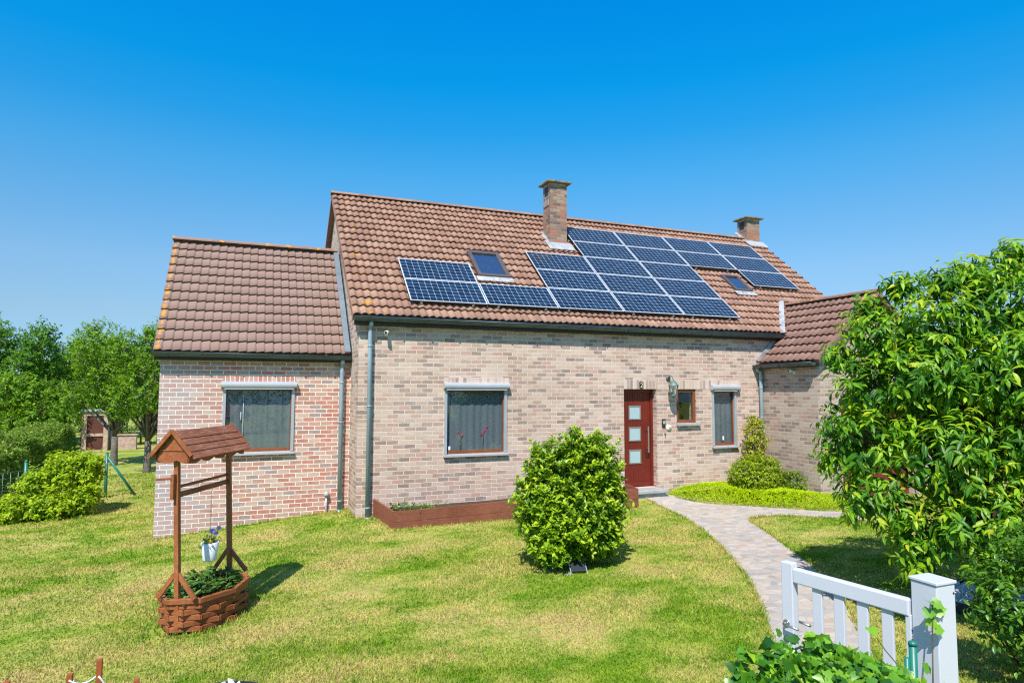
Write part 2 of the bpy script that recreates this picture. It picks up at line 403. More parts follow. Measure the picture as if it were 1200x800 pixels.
M['lf_box'] = leaf_mat('box_leaf', [(0, (.07, .15, .008)), (.5, (.22, .34, .010)), (1, (.48, .54, .02))], .3, .45, .3)
M['lf_gold'] = leaf_mat('gold_leaf', [(0, (.09, .13, .02)), (.5, (.28, .33, .018)), (1, (.58, .56, .03))], .3, .5, .3)
M['lf_ivy'] = leaf_mat('ivy_leaf', [(0, (.02, .095, .012)), (.4, (.08, .25, .014)), (.8, (.25, .47, .02)), (1, (.44, .54, .03))], .25, .36, .5)
M['lf_straw'] = leaf_mat('strawberry_leaf', [(0, (.03, .09, .012)), (.6, (.10, .22, .03)), (1, (.22, .36, .06))], .3, .5, .3)
M['lf_beech'] = leaf_mat('beech_leaf', [(0, (.03, .10, .012)), (.5, (.09, .23, .016)), (1, (.26, .44, .03))], .4, .35, .5)
M['lf_purple'] = leaf_mat('purple_petal', [(0, (.28, .2, .62)), (1, (.5, .4, .8))], .3)
M['lf_yellow'] = leaf_mat('yellow_petal', [(0, (.75, .4, .03)), (1, (.85, .55, .06))], .3)
M['lf_pink'] = leaf_mat('pink_petal', [(0, (.75, .08, .22)), (1, (.85, .15, .3))], .3)

# ------------------------------------------------------------------ foliage builder
SH = {
 'oval': (np.array([(0, 0), (.28, .40), (.62, .42), (1, 0), (.62, -.42), (.28, -.40), (.3, 0), (.64, 0)], float),
          [(0, 6, 1), (1, 6, 7, 2), (2, 7, 3), (0, 5, 6), (5, 4, 7, 6), (4, 3, 7)]),
 'diam': (np.array([(0, 0), (.48, .5), (1, 0), (.48, -.5)], float), [(0, 2, 1), (0, 3, 2)]),
 'ivy': (np.array([(0, 0), (-.13, .30), (.10, .50), (.33, .36), (.50, .44), (.66, .22), (1.0, 0), (.66, -.22), (.50, -.44), (.33, -.36), (.10, -.50), (-.13, -.30), (.35, 0)], float),
         [(12, 1, 0), (12, 2, 1), (12, 3, 2), (12, 4, 3), (12, 5, 4), (12, 6, 5), (12, 7, 6), (12, 8, 7), (12, 9, 8), (12, 10, 9), (12, 11, 10), (12, 0, 11)]),
}
def nrm(a): return a/(np.linalg.norm(a, axis=-1, keepdims=True)+1e-9)
def leafmesh(name, P, A, U, L, lv, mat, parent, shape='diam', width=.5, fold=.18, droop=.25, stuff=False):
    """P base points, A leaf axes, U leaf upper-side normals"""
    P = np.asarray(P, float); A = nrm(np.asarray(A, float)); U = np.asarray(U, float)
    B = nrm(np.cross(U, A)); U = np.cross(A, B)
    T, F = SH[shape]; k = len(T); n = len(P); L = np.asarray(L, float).reshape(-1, 1)
    V = np.zeros((n, k, 3))
    for i, (t, w) in enumerate(T):
        wv = w*width*(2 if shape == 'diam' else 2)
        V[:, i] = P+A*L*t+B*L*wv*.5*(1)+U*L*(fold*abs(w)-droop*t*t)
    off = OFF[parent.name] if parent is not None else np.zeros(3)
    V = (V-off).reshape(-1, 3)
    me = bpy.data.meshes.new(name)
    loops = np.concatenate([np.array(f) for f in F]); cnt = np.array([len(f) for f in F])
    allv = (loops[None, :]+(np.arange(n)*k)[:, None]).ravel()
    allc = np.tile(cnt, n); st = np.concatenate([[0], np.cumsum(allc)[:-1]])
    me.vertices.add(n*k); me.loops.add(len(allv)); me.polygons.add(len(allc))
    me.vertices.foreach_set('co', V.astype(np.float32).ravel())
    me.loops.foreach_set('vertex_index', allv.astype(np.int32))
    me.polygons.foreach_set('loop_start', st.astype(np.int32))
    at = me.attributes.new('lv', 'FLOAT', 'POINT')
    at.data.foreach_set('value', np.repeat(np.asarray(lv, np.float32), k))
    me.update(calc_edges=True); me.materials.append(mat)
    o = bpy.data.objects.new(name, me); COL.objects.link(o)
    if parent is not None: o.parent = parent
    OFF[o.name] = off
    if stuff: o['kind'] = 'stuff'
    return o
def rdir(n):
    return nrm(rng.normal(size=(n, 3)))
def sprigs(P, D, per, twig, L, spread=.9, up=.6, lvb=None, lvj=.25, down=0.):
    """leaves round the last part of each twig: returns P,A,U,L,lv"""
    n = len(P); P = np.repeat(P, per, 0); D = np.repeat(nrm(D), per, 0)
    t = rng.random((n*per, 1)); s = rdir(n*per); s = s-D*np.sum(s*D, 1, keepdims=True); s = nrm(s)
    base = P-D*twig*(1-t)
    A = nrm(D*(1-spread*.5)+s*spread+np.array((0, 0, -down)))
    U = nrm(np.array((0, 0, 1.))*up+D*(.5 if up > .3 else .9)+rdir(n*per)*(.35 if up > .3 else .55))
    l = L*(.6+.6*rng.random(n*per))*(1.05-.35*t[:, 0])
    lb = (rng.random(n)*.6 if lvb is None else lvb); lv = np.clip(np.repeat(lb, per)+t[:, 0]*.25+rng.normal(size=n*per)*lvj, 0, 1)
    return base, A, U, l, lv
def lobes_surface(lobes, n, jitter=.25, ztop=.0):
    """points near the surface of several ellipsoid lobes (c,r) with outward directions"""
    w = np.array([r[0]*r[1]+r[0]*r[2]+r[1]*r[2] for c, r in lobes]); w = w/w.sum()
    idx = rng.choice(len(lobes), n, p=w); d = rdir(n)
    C = np.array([c for c, r in lobes])[idx]; Rr = np.array([r for c, r in lobes])[idx]
    rad = 1-jitter*rng.random((n, 1))**1.3+.06*rng.normal(size=(n, 1))
    P = C+d*Rr*rad; D = nrm(d/Rr)
    keep = np.ones(n, bool)
    for i, (c, r) in enumerate(lobes):      # drop what lies deep inside another lobe
        q = np.linalg.norm((P-np.array(c))/np.array(r), axis=1); keep &= ~((q < .62) & (idx != i))
    return P[keep], D[keep]
def branches(mb, base, tips, r0, r1=.01, bend=.15, n=5, sides=6):
    base = np.array(base, float)
    for t in tips:
        t = np.array(t, float); L = np.linalg.norm(t-base); ctr = (base+t)/2+np.array((0, 0, -bend*L))+rng.normal(size=3)*L*.06
        pts = [(1-s)**2*base+2*s*(1-s)*ctr+s*s*t for s in np.linspace(0, 1, n)]
        mb.tube(pts, np.linspace(r0, r1, n), sides)

# ------------------------------------------------------------------ ground
def gz(x, y):
    x = np.asarray(x, float); y = np.asarray(y, float)
    b = np.interp(x, [-60, -8, -3.4, 0, 6, 14, 60], [-.6, -.42, -.33, -.02, .06, .1, .1])
    s = np.clip(-y, 0, 1); s = s*s*(3-2*s); b2 = b*.55-.1
    t = np.clip((y-2)/6, 0, 1); t = t*t*(3-2*t)
    return (b+(b2-b)*s)*(1-t)-.4*t
def axis_coords(lo, hi, fine0, fine1, step):
    a = list(np.arange(fine0, fine1+1e-6, step)); d = step
    while a[-1] < hi: d *= 1.5; a.append(a[-1]+d)
    d = step
    while a[0] > lo: d *= 1.5; a.insert(0, a[0]-d)
    return np.array(a)
gx = axis_coords(-400, 400, -10, 14, .25); gy = axis_coords(-60, 500, -12, 24, .25)
mb = MB(); X, Yg = np.meshgrid(gx, gy, indexing='ij'); Zg = gz(X, Yg)
mb.v = list(map(tuple, np.stack([X, Yg, Zg], -1).reshape(-1, 3)))
ny = len(gy)
mb.f = [(i*ny+j, (i+1)*ny+j, (i+1)*ny+j+1, i*ny+j+1) for i in range(len(gx)-1) for j in range(ny-1)]
lawn = mb.build('lawn', M['lawn'], None, smooth=True); tag(lawn, 'sunlit lawn with green and straw coloured patches', 'lawn', kind='structure')

PATH_L = [(5.84, .0), (6.0, -.7), (5.78, -1.79), (5.37, -2.94), (4.82, -4.12), (4.36, -4.96), (3.99, -5.57), (3.62, -6.1), (3.3, -6.55), (2.93, -7.02), (2.54, -7.48), (1.9, -8.3), (1.2, -9.2), (.85, -9.75)]
PATH_R = [(1.62, -9.75), (2.2, -9.1), (2.75, -8.5), (3.32, -7.9), (3.62, -7.53), (3.97, -7.1), (4.59, -6.35), (5.24, -5.42), (5.67, -4.59), (6.22, -3.5), (6.5, -2.9), (6.68, -2.55), (6.95, -2.4), (7.48, -2.45), (7.95, -2.8), (8.49, -3.25), (9.4, -4.2), (10.1, -3.6), (9.5, -2.95), (8.57, -2.39), (8.15, -1.93), (7.56, -1.39), (7.09, -.91), (6.72, -.54), (6.5, -.1), (6.5, .0)]
def smooth_poly(p, it=2):
    p = np.array(p, float)
    for _ in range(it):
        q = np.roll(p, -1, 0); p = np.stack([.75*p+.25*q, .25*p+.75*q], 1).reshape(-1, 2)
    return p
PP = smooth_poly(PATH_L+PATH_R, 2)
def inside(px, py, poly):
    r = np.zeros(px.shape, bool); j = len(poly)-1
    for i in range(len(poly)):
        xi, yi = poly[i]; xj, yj = poly[j]
        if yi != yj:
            c = ((yi > py) != (yj > py)) & (px < (xj-xi)*(py-yi)/(yj-yi)+xi); r ^= c
        j = i
    return r
from mathutils.geometry import delaunay_2d_cdt
cv, _e, cf, *_r = delaunay_2d_cdt([Vector(p) for p in PP], [], [list(range(len(PP)))], 1, 1e-5)
bm = bmesh.new(); fv = [bm.verts.new((p.x, p.y, 0)) for p in cv]
for f in cf: bm.faces.new([fv[i] for i in f])
for ax, lo, hi in ((0, .5, 10.3), (1, -9.9, .1)):
    for c in np.arange(lo, hi, .25):
        no = (1, 0, 0) if ax == 0 else (0, 1, 0); co = (c, 0, 0) if ax == 0 else (0, c, 0)
        bmesh.ops.bisect_plane(bm, geom=bm.verts[:]+bm.edges[:]+bm.faces[:], plane_co=co, plane_no=no)
for v in bm.verts: v.co.z = float(gz(v.co.x, v.co.y))+.012
bmesh.ops.recalc_face_normals(bm, faces=bm.faces[:])
me = bpy.data.meshes.new('path'); bm.to_mesh(me); bm.free()
if me.polygons[0].normal.z < 0: me.flip_normals()
me.materials.append(M['path']); po = bpy.data.objects.new('path', me); COL.objects.link(po)
tag(po, 'curved crazy paving path of pale beige and grey flagstones', 'path', kind='structure')

# ------------------------------------------------------------------ the house
house = thing('brick_house', 'brick house with brown tiled roofs, two chimneys and a red front door', 'house', (0, 0, 0))
SL = R(40); CA, SA = math.cos(SL), math.sin(SL)
HE = 3.695; XL, XR = 0.0, 12.95; RS = 5.15
RY, RZ = RS*CA, HE+RS*SA            # ridge of main roof
EYF = .9887                         # front wall of the low left extension
WX0, WX1, WYF = 9.4, 12.86, -1.67   # wing

def wall_face(mb, u0, u1, z0, z1, holes, P, depth, nrmd):
    """vertical wall with rectangular openings; P(u,z)->xyz; reveals go back by depth along -normal"""
    us = sorted({u0, u1, *[h[0] for h in holes], *[h[1] for h in holes]}); zs = sorted({z0, z1, *[h[2] for h in holes], *[h[3] for h in holes]})
    for a, b in zip(us[:-1], us[1:]):
        for c, d in zip(zs[:-1], zs[1:]):
            um, zm = (a+b)/2, (c+d)/2
            if any(h[0] < um < h[1] and h[2] < zm < h[3] for h in holes): continue
            mb.poly([P(a, c), P(b, c), P(b, d), P(a, d)])
    n = np.array(nrmd, float)
    for (a, b, c, d) in holes:
        q = [np.array(P(a, c)), np.array(P(b, c)), np.array(P(b, d)), np.array(P(a, d))]
        r = [p-n*depth for p in q]
        for i in range(4):
            j = (i+1) % 4; mb.poly([q[j], q[i], r[i], r[j]])
H_MAIN = [(1.64, 2.92, 1.06, 2.33), (5.64, 6.47, .19, 2.315), (7.0, 7.535, 1.565, 2.315), (7.965, 8.655, 1.025, 2.31)]
mb = MB()
wall_face(mb, XL, XR, -.6, HE-.02, H_MAIN, lambda u, z: (u, 0, z), .26, (0, -1, 0))
ZB = HE-.02
for x in (XL, XR):
    s = 1 if x == XR else -1
    g = [(x, 0, -.6), (x, 2*RY, -.6), (x, 2*RY, ZB), (x, RY, RZ-.03), (x, 0, ZB)]
    mb.poly(g if s > 0 else g[::-1])
mb.poly([(XR, 2*RY, -.6), (XL, 2*RY, -.6), (XL, 2*RY, ZB), (XR, 2*RY, ZB)])
mb.build('wall', M['brick_main'], house, label='pale pinkish brick main wall')
H_EXT = [(-2.29, -1.045, 1.135, 2.34)]
ERY, ERZ, EEZ = 3.2, 5.42, 2.93; EBY = 5.45
mb = MB()
wall_face(mb, -3.335, 0, -.8, EEZ, H_EXT, lambda u, z: (u, EYF, z), .26, (0, -1, 0))
mb.poly([(-3.335, EBY, -.8), (-3.335, EYF, -.8), (-3.335, EYF, EEZ), (-3.335, ERY, ERZ-.03), (-3.335, EBY, EEZ)])
mb.poly([(0, EBY, -.8), (-3.335, EBY, -.8), (-3.335, EBY, EEZ), (0, EBY, EEZ)])
mb.build('wall', M['brick_ext'], house, label='orange red brick wall of the low extension, faded grey at its left')
WRX, WRZ, WEZ = 11.13, 4.47, 2.90
H_W = [(10.05, 12.2, -.1, 2.18)]
mb = MB()
mb.poly([(WX0, .0, -.6), (WX0, WYF, -.6), (WX0, WYF, WEZ+.1), (WX0, .0, WEZ+.1)])
mb.poly([(WX1, WYF, -.6), (WX1, 0, -.6), (WX1, 0, WEZ+.1), (WX1, WYF, WEZ+.1)])
wall_face(mb, WX0, WX1, -.6, WEZ, H_W, lambda u, z: (u, WYF, z), .2, (0, -1, 0))
mb.poly([(WX0, WYF, WEZ), (WX1, WYF, WEZ), (WX1, WYF, WEZ+.04), (WRX, WYF, WRZ-.02), (WX0, WYF, WEZ+.04)])
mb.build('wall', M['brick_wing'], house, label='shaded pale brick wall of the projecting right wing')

# soldier courses over openings
def soldier(x0, x1, z0, h, y, mat, lab):
    mb = MB(); yy = y-.0035
    p = [(x0, yy, z0), (x1, yy, z0), (x1, yy, z0+h), (x0, yy, z0+h)]
    uv = [(q[2]-z0+.003, q[0]) for q in p]
    mb.poly(p, uv)
    mb.poly([(x0, yy, z0+h), (x1, yy, z0+h), (x1, y+.001, z0+h), (x0, y+.001, z0+h)]); mb.poly([(x0, y+.001, z0), (x1, y+.001, z0), (x1, yy, z0), (x0, yy, z0)])
    return mb.build('lintel', mat, house, label=lab)
soldier(1.62, 2.98, 2.33, .205, 0, M['soldier_main'], 'upright bricks over the orchid window')
soldier(5.64, 6.49, 2.318, .205, 0, M['soldier_main'], 'upright bricks over the front door')
soldier(6.93, 8.82, 2.318, .205, 0, M['soldier_main'], 'upright bricks over the two right hand windows')
soldier(-2.3, -1.03, 2.42, .125, EYF, M['soldier_ext'], 'upright orange bricks over the extension window')

# ---- tiled roofs
def tiles(name, org, ux, us, up, W, Ls, pitch, gauge, prof, mat, label, seg=8, lift=.046, clip=None, lichen=None, jit=.004):
    """org: eave-left corner; ux along eave, us up the slope, up = normal. one mesh of lapped tile courses"""
    org = np.array(org, float); ux = np.array(ux, float); us = np.array(us, float); up = np.array(up, float)
    ncol = int(round(W/pitch)); pitch = W/ncol; nrow = int(round(Ls/gauge)); gauge = Ls/nrow
    m = ncol*seg+1; t = np.linspace(0, W, m); ph = (t/pitch) % 1.0
    ph[-1] = .999
    h = prof(ph); V = []; F = []; UV = []; ED = []
    for r in range(nrow):
        s0, s1 = r*gauge, (r+1)*gauge
        jc = rng.normal(size=ncol+1)*jit; jh = rng.normal(size=ncol+1)*jit*.6
        ci = np.minimum((t/pitch).astype(int), ncol)
        jx = jc[ci]; jz = jh[ci]
        rows = [(s0+.055+jx, h*0-.008), (s0-.012+jx, h+lift+jz-.014), (s0-.012+jx, h+lift+jz), (s1+.02, h+.002)]
        base = len(V)
        for k, (ss, hh) in enumerate(rows):
            pts = org+ux*t[:, None]+us*(np.zeros(m)+ss)[:, None]+up*(np.zeros(m)+hh)[:, None]
            V += pts.tolist()
            if lichen: ED += list(lichen(t, np.zeros(m)+ss))
            else: ED += [0]*m
        for i in range(m-1):
            if clip is not None and not clip(t[i]+.5*(t[1]-t[0]), (s0+s1)/2): continue
            u = t[i]/pitch; c = math.floor(u+1e-6)
            for k in (0, 1, 2):
                a = base+k*m+i; F.append((a, a+1, a+1+m, a+m))
                ua, ub = c+.02+.9*(u-c), c+.02+.9*min(.999, u-c+1/seg)
                v = r+.3; UV.append([(ua, v), (ub, v), (ub, v+.4), (ua, v+.4)])
    me = bpy.data.meshes.new(name); me.from_pydata(V, [], F)
    l = me.uv_layers.new(name='uv'); l.data.foreach_set('uv', np.array(UV, np.float32).ravel())
    at = me.attributes.new('edge', 'FLOAT', 'POINT'); at.data.foreach_set('value', np.array(ED, np.float32))
    me.polygons.foreach_set('use_smooth', [i % 3 == 2 for i in range(len(F))])
    me.materials.append(mat); o = bpy.data.objects.new(name, me); COL.objects.link(o); o.parent = house; OFF[o.name] = np.zeros(3)
    o['label'] = label
    return o
def prof_main(p): return .033*(.5-.5*np.cos(2*np.pi*np.clip((p-.04)/.96, 0, 1)))**.75
def prof_ext(p): return np.where(p < .86, .002+.026*np.clip(p/.82, 0, 1)**.9, -.006)
up_f = np.array((0, -SA, CA)); us_f = np.array((0, CA, SA))
mo = np.array((XL-.13, 0, HE))+us_f*(-.09)+up_f*.02
wval = lambda x, s: True
def main_lich(t, s):
    return np.clip(np.maximum(1-np.abs(t-.3)/.5, 1-np.abs(s-5.1)/.35)*1.0, 0, 1)+.45*np.clip(1-s/1.2, 0, 1)
CH1 = (5.14, 5.62, 2.64, 3.06); CH2 = (12.52, 13.0, 3.735, 4.16)
def main_clip(t, s):
    x = XL-.13+t; s = s-.09
    if 2.72 < x < 3.47 and 1.60 < s < 2.62: return True
    zz = HE+s*SA
    # under the wing roof
    if s < 1.15 and x > 10.1:
        wz = WEZ+ (min(x, 2*WRX-x)-WX0+.14)*math.tan(SL)
        return zz > wz-.12
    return True
roof = tiles('roof', mo, (1, 0, 0), us_f, up_f, XR-XL+.26, RS+.10, .1425, .298, prof_main, M['tile_main'], 'weathered clay pantile roof of the main house', clip=main_clip, lichen=main_lich)
us_b = np.array((0, -CA, SA)); up_b = np.array((0, SA, CA))
mb = MB(); ob = np.array((XR+.13, 2*RY, HE))+us_b*(-.1)+up_b*.04
q = [ob, ob+np.array((-(XR-XL+.26), 0, 0)), ob+np.array((-(XR-XL+.26), 0, 0))+us_b*(RS+.1), ob+us_b*(RS+.1)]
mb.poly(q); mb.poly([p-up_b*.09 for p in q][::-1])
for i in range(4): mb.poly([q[(i+1) % 4], q[i], q[i]-up_b*.09, q[(i+1) % 4]-up_b*.09])
mb.build('roof', M['tile_main'], house, label='rear slope of the main roof')
# underside boarding + verge tiles
mb = MB()
a = mo-up_f*.012; w = np.array((XR-XL+.26, 0, 0)); b = a+us_f*(RS+.06)
mb.poly([a+us_f*.02, b, b+w, a+w+us_f*.02])
for x, k in ((XL-.13, 1), (XR+.13, -1)):
    p0 = np.array((x, 0, HE))+us_f*(-.1)+up_f*.03; p1 = np.array((x, 0, HE))+us_f*(RS+.02)+up_f*.03
    mb.bar(p0-up_f*.05+np.array((k*.012, 0, 0)), p1-up_f*.05+np.array((k*.012, 0, 0)), .024, .13, up_f)
mb.build('verge', M['tile_main'], roof)
def ridge(name, p, q, r, pitch, mat, parent, lich=True):
    p = np.array(p, float); q = np.array(q, float); d = q-p; L = np.linalg.norm(d); d /= L; n = int(L/pitch); side = np.cross(d, (0, 0, 1)); side /= np.linalg.norm(side)
    V = []; F = []; ED = []
    for i in range(n):
        for e, (t, rr) in enumerate(((i*L/n, r), ((i+1)*L/n+.02, r*.9))):
            for k in range(9):
                an = math.pi*(k/8)*1.05-.08; V.append(tuple(p+d*t+side*math.cos(an)*rr*1.05+np.array((0, 0, 1))*math.sin(an)*rr*.62)); ED.append(.9)
        b = i*18
        for k in range(8): F.append((b+k, b+k+1, b+k+10, b+k+9))
        F.append(tuple(b+k for k in range(9))[::-1])
    me = bpy.data.meshes.new(name); me.from_pydata(V, [], F)
    l = me.uv_layers.new(name='uv')
    for pl_ in me.polygons:
        c = pl_.index//9
        for li in pl_.loop_indices: l.data[li].uv = (c+.5, .5)
    at = me.attributes.new('edge', 'FLOAT', 'POINT'); at.data.foreach_set('value', ED)
    me.materials.append(mat); o = bpy.data.objects.new(name, me); COL.objects.link(o); o.parent = parent; OFF[o.name] = np.zeros(3); return o
ridge('ridge_cap', (XL-.15, RY, RZ+.045), (XR+.15, RY, RZ+.045), .115, .33, M['tile_main'], roof)

# extension roof
esl = math.atan2(ERZ-EEZ-.05, ERY-EYF+.14); ce, se = math.cos(esl), math.sin(esl)
use = np.array((0, ce, se)); upe = np.array((0, -se, ce)); eo = np.array((-3.435, EYF-.15, EEZ+.04)); EL = (ERY-EYF+.15)/ce
def ext_lich(t, s): return np.clip(1-np.abs(t-.06)/.10, 0, 1)*1.5
roof2 = tiles('roof', eo, (1, 0, 0), use, upe, 3.40, EL, .154, .281, prof_ext, M['tile_ext'], 'smooth brown tile roof of the low left extension', lichen=ext_lich, lift=.040, jit=.002, seg=10)
mb = MB()
w = np.array((3.40, 0, 0)); mb.poly([eo-upe*.012, eo+use*EL-upe*.012, eo+use*EL+w-upe*.012, eo+w-upe*.012])
mb.bar(eo-upe*.035+np.array((.012, 0, 0)), eo+use*EL-upe*.035+np.array((.012, 0, 0)), .024, .11, upe)
bo = np.array((-3.435, EBY+.15, EEZ+.04)); bt = np.array((-3.435, ERY, ERZ+.05))
mb.poly([bo+w, bo, bt, bt+w]); mb.poly([bo, bo+w, bt+w-np.array((0, 0, .08)), bt-np.array((0, 0, .08))])
mb.build('verge', M['tile_ext'], roof2)
ridge('ridge_cap', (-3.45, ERY, ERZ+.045), (-.06, ERY, ERZ+.045), .12, .36, M['tile_ext'], roof2)
mb = MB(); f0 = eo+np.array((3.345, 0, 0)); mb.bar(f0+upe*.075, f0+use*(EL-.05)+upe*.075, .11, .02, upe)
f1 = np.array((-.012, EYF+.0, EEZ+.16)); mb.poly([(-.008, EYF-.1, EEZ+.05), (-.008, ERY, ERZ+.08), (-.008, ERY, ERZ+.19), (-.008, EYF-.1, EEZ+.19)][::-1])
mb.build('flashing', M['zinc2'], roof2)

# wing roof: left and right slopes, ridge along y
usw = np.array((CA, 0, SA)); upw = np.array((-SA, 0, CA))
wo = np.array((WX0-.12, .95, WEZ+.02)); WL = (WRX-WX0+.12)/CA; WW = .95+1.82
def wing_clip(t, s):
    y = .95-t; x = WX0-.12+s*CA; z = WEZ+.02+s*SA
    if y > -.02 and z < 3.58: return False
    return z > HE+y*math.tan(SL)-.10 or y < -.1
def wing_lich(t, s): return np.clip(1-np.abs(s-.05)/.1, 0, 1)*.7+.5*np.clip(1-(WW-t)/.5, 0, 1)
# run eave direction from back to front so that the outer side faces left/up
roof3 = tiles('roof', wo, (0, -1, 0), usw, upw, WW, WL, .175, .30, prof_main, M['tile_wing'], 'brown tile roof of the projecting right wing', clip=wing_clip, lichen=wing_lich, jit=.003)
mb = MB()
fl0 = np.array((WX0-.12, 0, WEZ)); 
a = wo-upw*.015; w = np.array((0, -WW, 0))
mb.poly([np.array((WX0-.12, -.0, WEZ+.005)), np.array((WX0-.12, -1.82, WEZ+.005)), np.array((WRX, -1.82, WEZ+.005+(WRX-WX0+.12)*math.tan(SL))), np.array((WRX, .98, WEZ+.005+(WRX-WX0+.12)*math.tan(SL))), np.array((10.05, .0, WEZ+.005+(10.05-WX0+.12)*math.tan(SL)))])
rx = 2*WRX-WX0+.12; rt = WEZ+.03+(WRX-WX0+.12)*math.tan(SL)
mb.poly([(rx, -1.82, WEZ+.03), (rx, 1.0, WEZ+.03), (WRX, 1.0, rt), (WRX, -1.82, rt)])
ov = np.array((WX0-.12, -1.83, WEZ+.02))
# verge tiles: cloaked edge on the front gable
nv = int(WL/.30)
for i in range(nv+1):
    s0, s1 = i*.30-.012, min((i+1)*.30+.02, WL)
    mb.obox(ov+usw*((s0+s1)/2)+upw*(.02)+np.array((0, .035, 0)), usw, (0, 1, 0), upw, (s1-s0)/2, .075, .035-.003*(i % 2))
mb.bar(np.array((rx, -1.80, WEZ)), np.array((WRX, -1.80, rt-.02)), .10, .10, (0, -1, 0))
vg = mb.build('verge', M['tile_wing'], roof3)
ridge('ridge_cap', (WRX, 1.05, rt+.02), (WRX, -1.86, rt+.02), .12, .36, M['tile_wing'], roof3)
mb = MB(); yv = -.04; zf = lambda y: HE+y*math.tan(SL)
mb.bar((9.98, -.15, zf(-.15)+.10), (11.05, .95, zf(.95)+.13), .12, .02, (-.45, -.45, .77))
mb.bar((9.30, -.035, 2.98), (9.97, -.035, 3.60), .02, .10, (-.6, 0, .8))
mb.build('flashing', M['lead'], roof3)

mb = MB(); mb.box(XL-.10, -.105, 3.48, 10.0, -.005, 3.675); mb.build('soffit', M['dark'], house)  # eaves boards coloured near black for the shade behind the gutters
mb = MB(); mb.box(-3.42, EYF-.105, EEZ-.11, -.01, EYF-.005, EEZ+.0); mb.build('soffit', M['dark'], house)
mb = MB(); mb.box(WX0-.13, -1.73, 2.80, WX0-.005, -.01, 2.90); mb.build('soffit', M['dark'], house)
# ---- gutters, downpipes
def gutter(p, q, r=.062, lab=None):
    p = np.array(p, float); q = np.array(q, float); mb = MB(); d = q-p; L = np.linalg.norm(d); d /= L; sd = np.cross(d, (0, 0, 1)); sd /= np.linalg.norm(sd); up = np.array((0, 0, 1.))
    ang = np.linspace(0, math.pi, 11); pr = [(-math.cos(a)*r, -math.sin(a)*r*1.05) for a in ang]
    inn = [(x*.94, y*.94) for x, y in pr]
    for P, flip in ((pr, 0), (inn, 1)):
        for i in range(10):
            f = [p+sd*P[i][0]+up*P[i][1], p+sd*P[i+1][0]+up*P[i+1][1], q+sd*P[i+1][0]+up*P[i+1][1], q+sd*P[i][0]+up*P[i][1]]
            mb.sm.append(len(mb.f)); mb.poly(f if flip else f[::-1])
    for e in (p, q): mb.poly([e+sd*x+up*y for x, y in pr])
    # beads and brackets
    for sg in (-1, 1): mb.tube([p+sd*sg*r, q+sd*sg*r], .008, 6)
    for t in np.arange(.25, L, .55):
        c = p+d*t
        for i in range(10): 
            x0, y0 = pr[i]; x1, y1 = pr[i+1]
            mb.bar(c+sd*x0*1.05+up*y0*1.05, c+sd*x1*1.05+up*y1*1.05, .025, .004, d)
    return mb.build('gutter', M['zinc'], house, label=lab)
gutter((XL-.11, -.165, 3.625), (10.02, -.165, 3.605), .076, 'long grey zinc gutter under the main roof')
gutter((-3.45, EYF-.165, 2.955), (-.02, EYF-.165, 2.94), .074, 'grey zinc gutter under the extension roof')
gutter((WX0-.19, -.03, 2.875), (WX0-.19, -1.76, 2.895), .068, 'short grey zinc gutter on the wing')
def downpipe(x, y, z0, z1, ax, ay, az, lab):
    mb = MB(); mb.tube([(ax, ay, az-.02), (ax, ay, az-.08), (x, y, z1+.02), (x, y, z1-.08), (x, y, z0)], .041, 12)
    for z in (z0+.22, (z0+z1)/2+.3, z1-.35): mb.tube([(x, y, z-.012), (x, y, z+.012)], .049, 12); 
    mb.tube([(x, y, z0-.02), (x, y, z0+.05)], .05, 12)
    mb.build('downpipe', M['pipe'], house, label=lab)
downpipe(.195, -.075, -.05, 3.45, .195, -.15, 3.57, 'grey downpipe at the left corner of the main wall')
downpipe(-.175, EYF-.075, -.06, 2.78, -.175, EYF-.15, 2.9, 'grey downpipe on the extension')
downpipe(WX0-.075, -.10, .0, 2.70, WX0-.17, -.10, 2.84, 'grey downpipe in the corner of the wing')

# ---- chimneys
def chimney(x0, x1, y0, y1, zb, zt, cap, lab):
    mb = MB(); mb.box(x0, y0, zb, x1, y1, zt)
    c = mb.build('chimney', M['brick_chim'], house, label=lab)
    mb = MB(); mb.box(x0-.10, y0-.10, zt+.05, x1+.10, y1+.10, zt+.10); mb.build('cap', M['capstone'], c, bevel=.01)
    mb = MB(); mb.box(x0+.01, y0+.01, zt, x1-.01, y1-.01, zt+.05); 
    mb.build('neck', M['leadpatch'], c)
    mb = MB(); mb.box(x0-.004, y0+.12, zt-.26, x0+.01, y1-.10, zt-.02)
    mb.build('flue_opening', M['dark'], c)
    mb = MB(); zr = lambda y: HE+y*math.tan(SL)+.05
    mb.bar((x0-.03, y0-.1, zr(y0-.1)+.03), (x0-.03, y1+.05, zr(y1+.05)+.03), .12, .025, up_f)
    mb.bar((x1+.03, y0-.1, zr(y0-.1)+.03), (x1+.03, y1+.05, zr(y1+.05)+.03), .12, .025, up_f)
    mb.box(x0-.012, y0-.012, zr(y0)-.02, x1+.012, y0+.01, zr(y0)+.09)
    fp = np.array(((x0+x1)/2, y0-.14, zr(y0-.14)+.075)); mb.obox(fp, (1, 0, 0), us_f, up_f, (x1-x0)/2+.12, .17, .008)
    yy = np.linspace(y0, y1, 5)
    mb.poly([(x0-.006, y0, zr(y0)), (x0-.006, y1, zr(y1)), (x0-.006, y1, zr(y1)+.11), (x0-.006, y0, zr(y0)+.11)][::-1])
    mb.build('flashing', M['lead'], c)
    return c
c1 = chimney(5.14, 5.62, 2.64, 3.06, 5.2, 7.54, 0, 'taller brick chimney beside the solar panels')
mb = MB()
for k in range(4): mb.bar((5.125, 2.70+.09*k, 7.0), (5.125, 2.70+.09*k, 7.26), .012, .012)
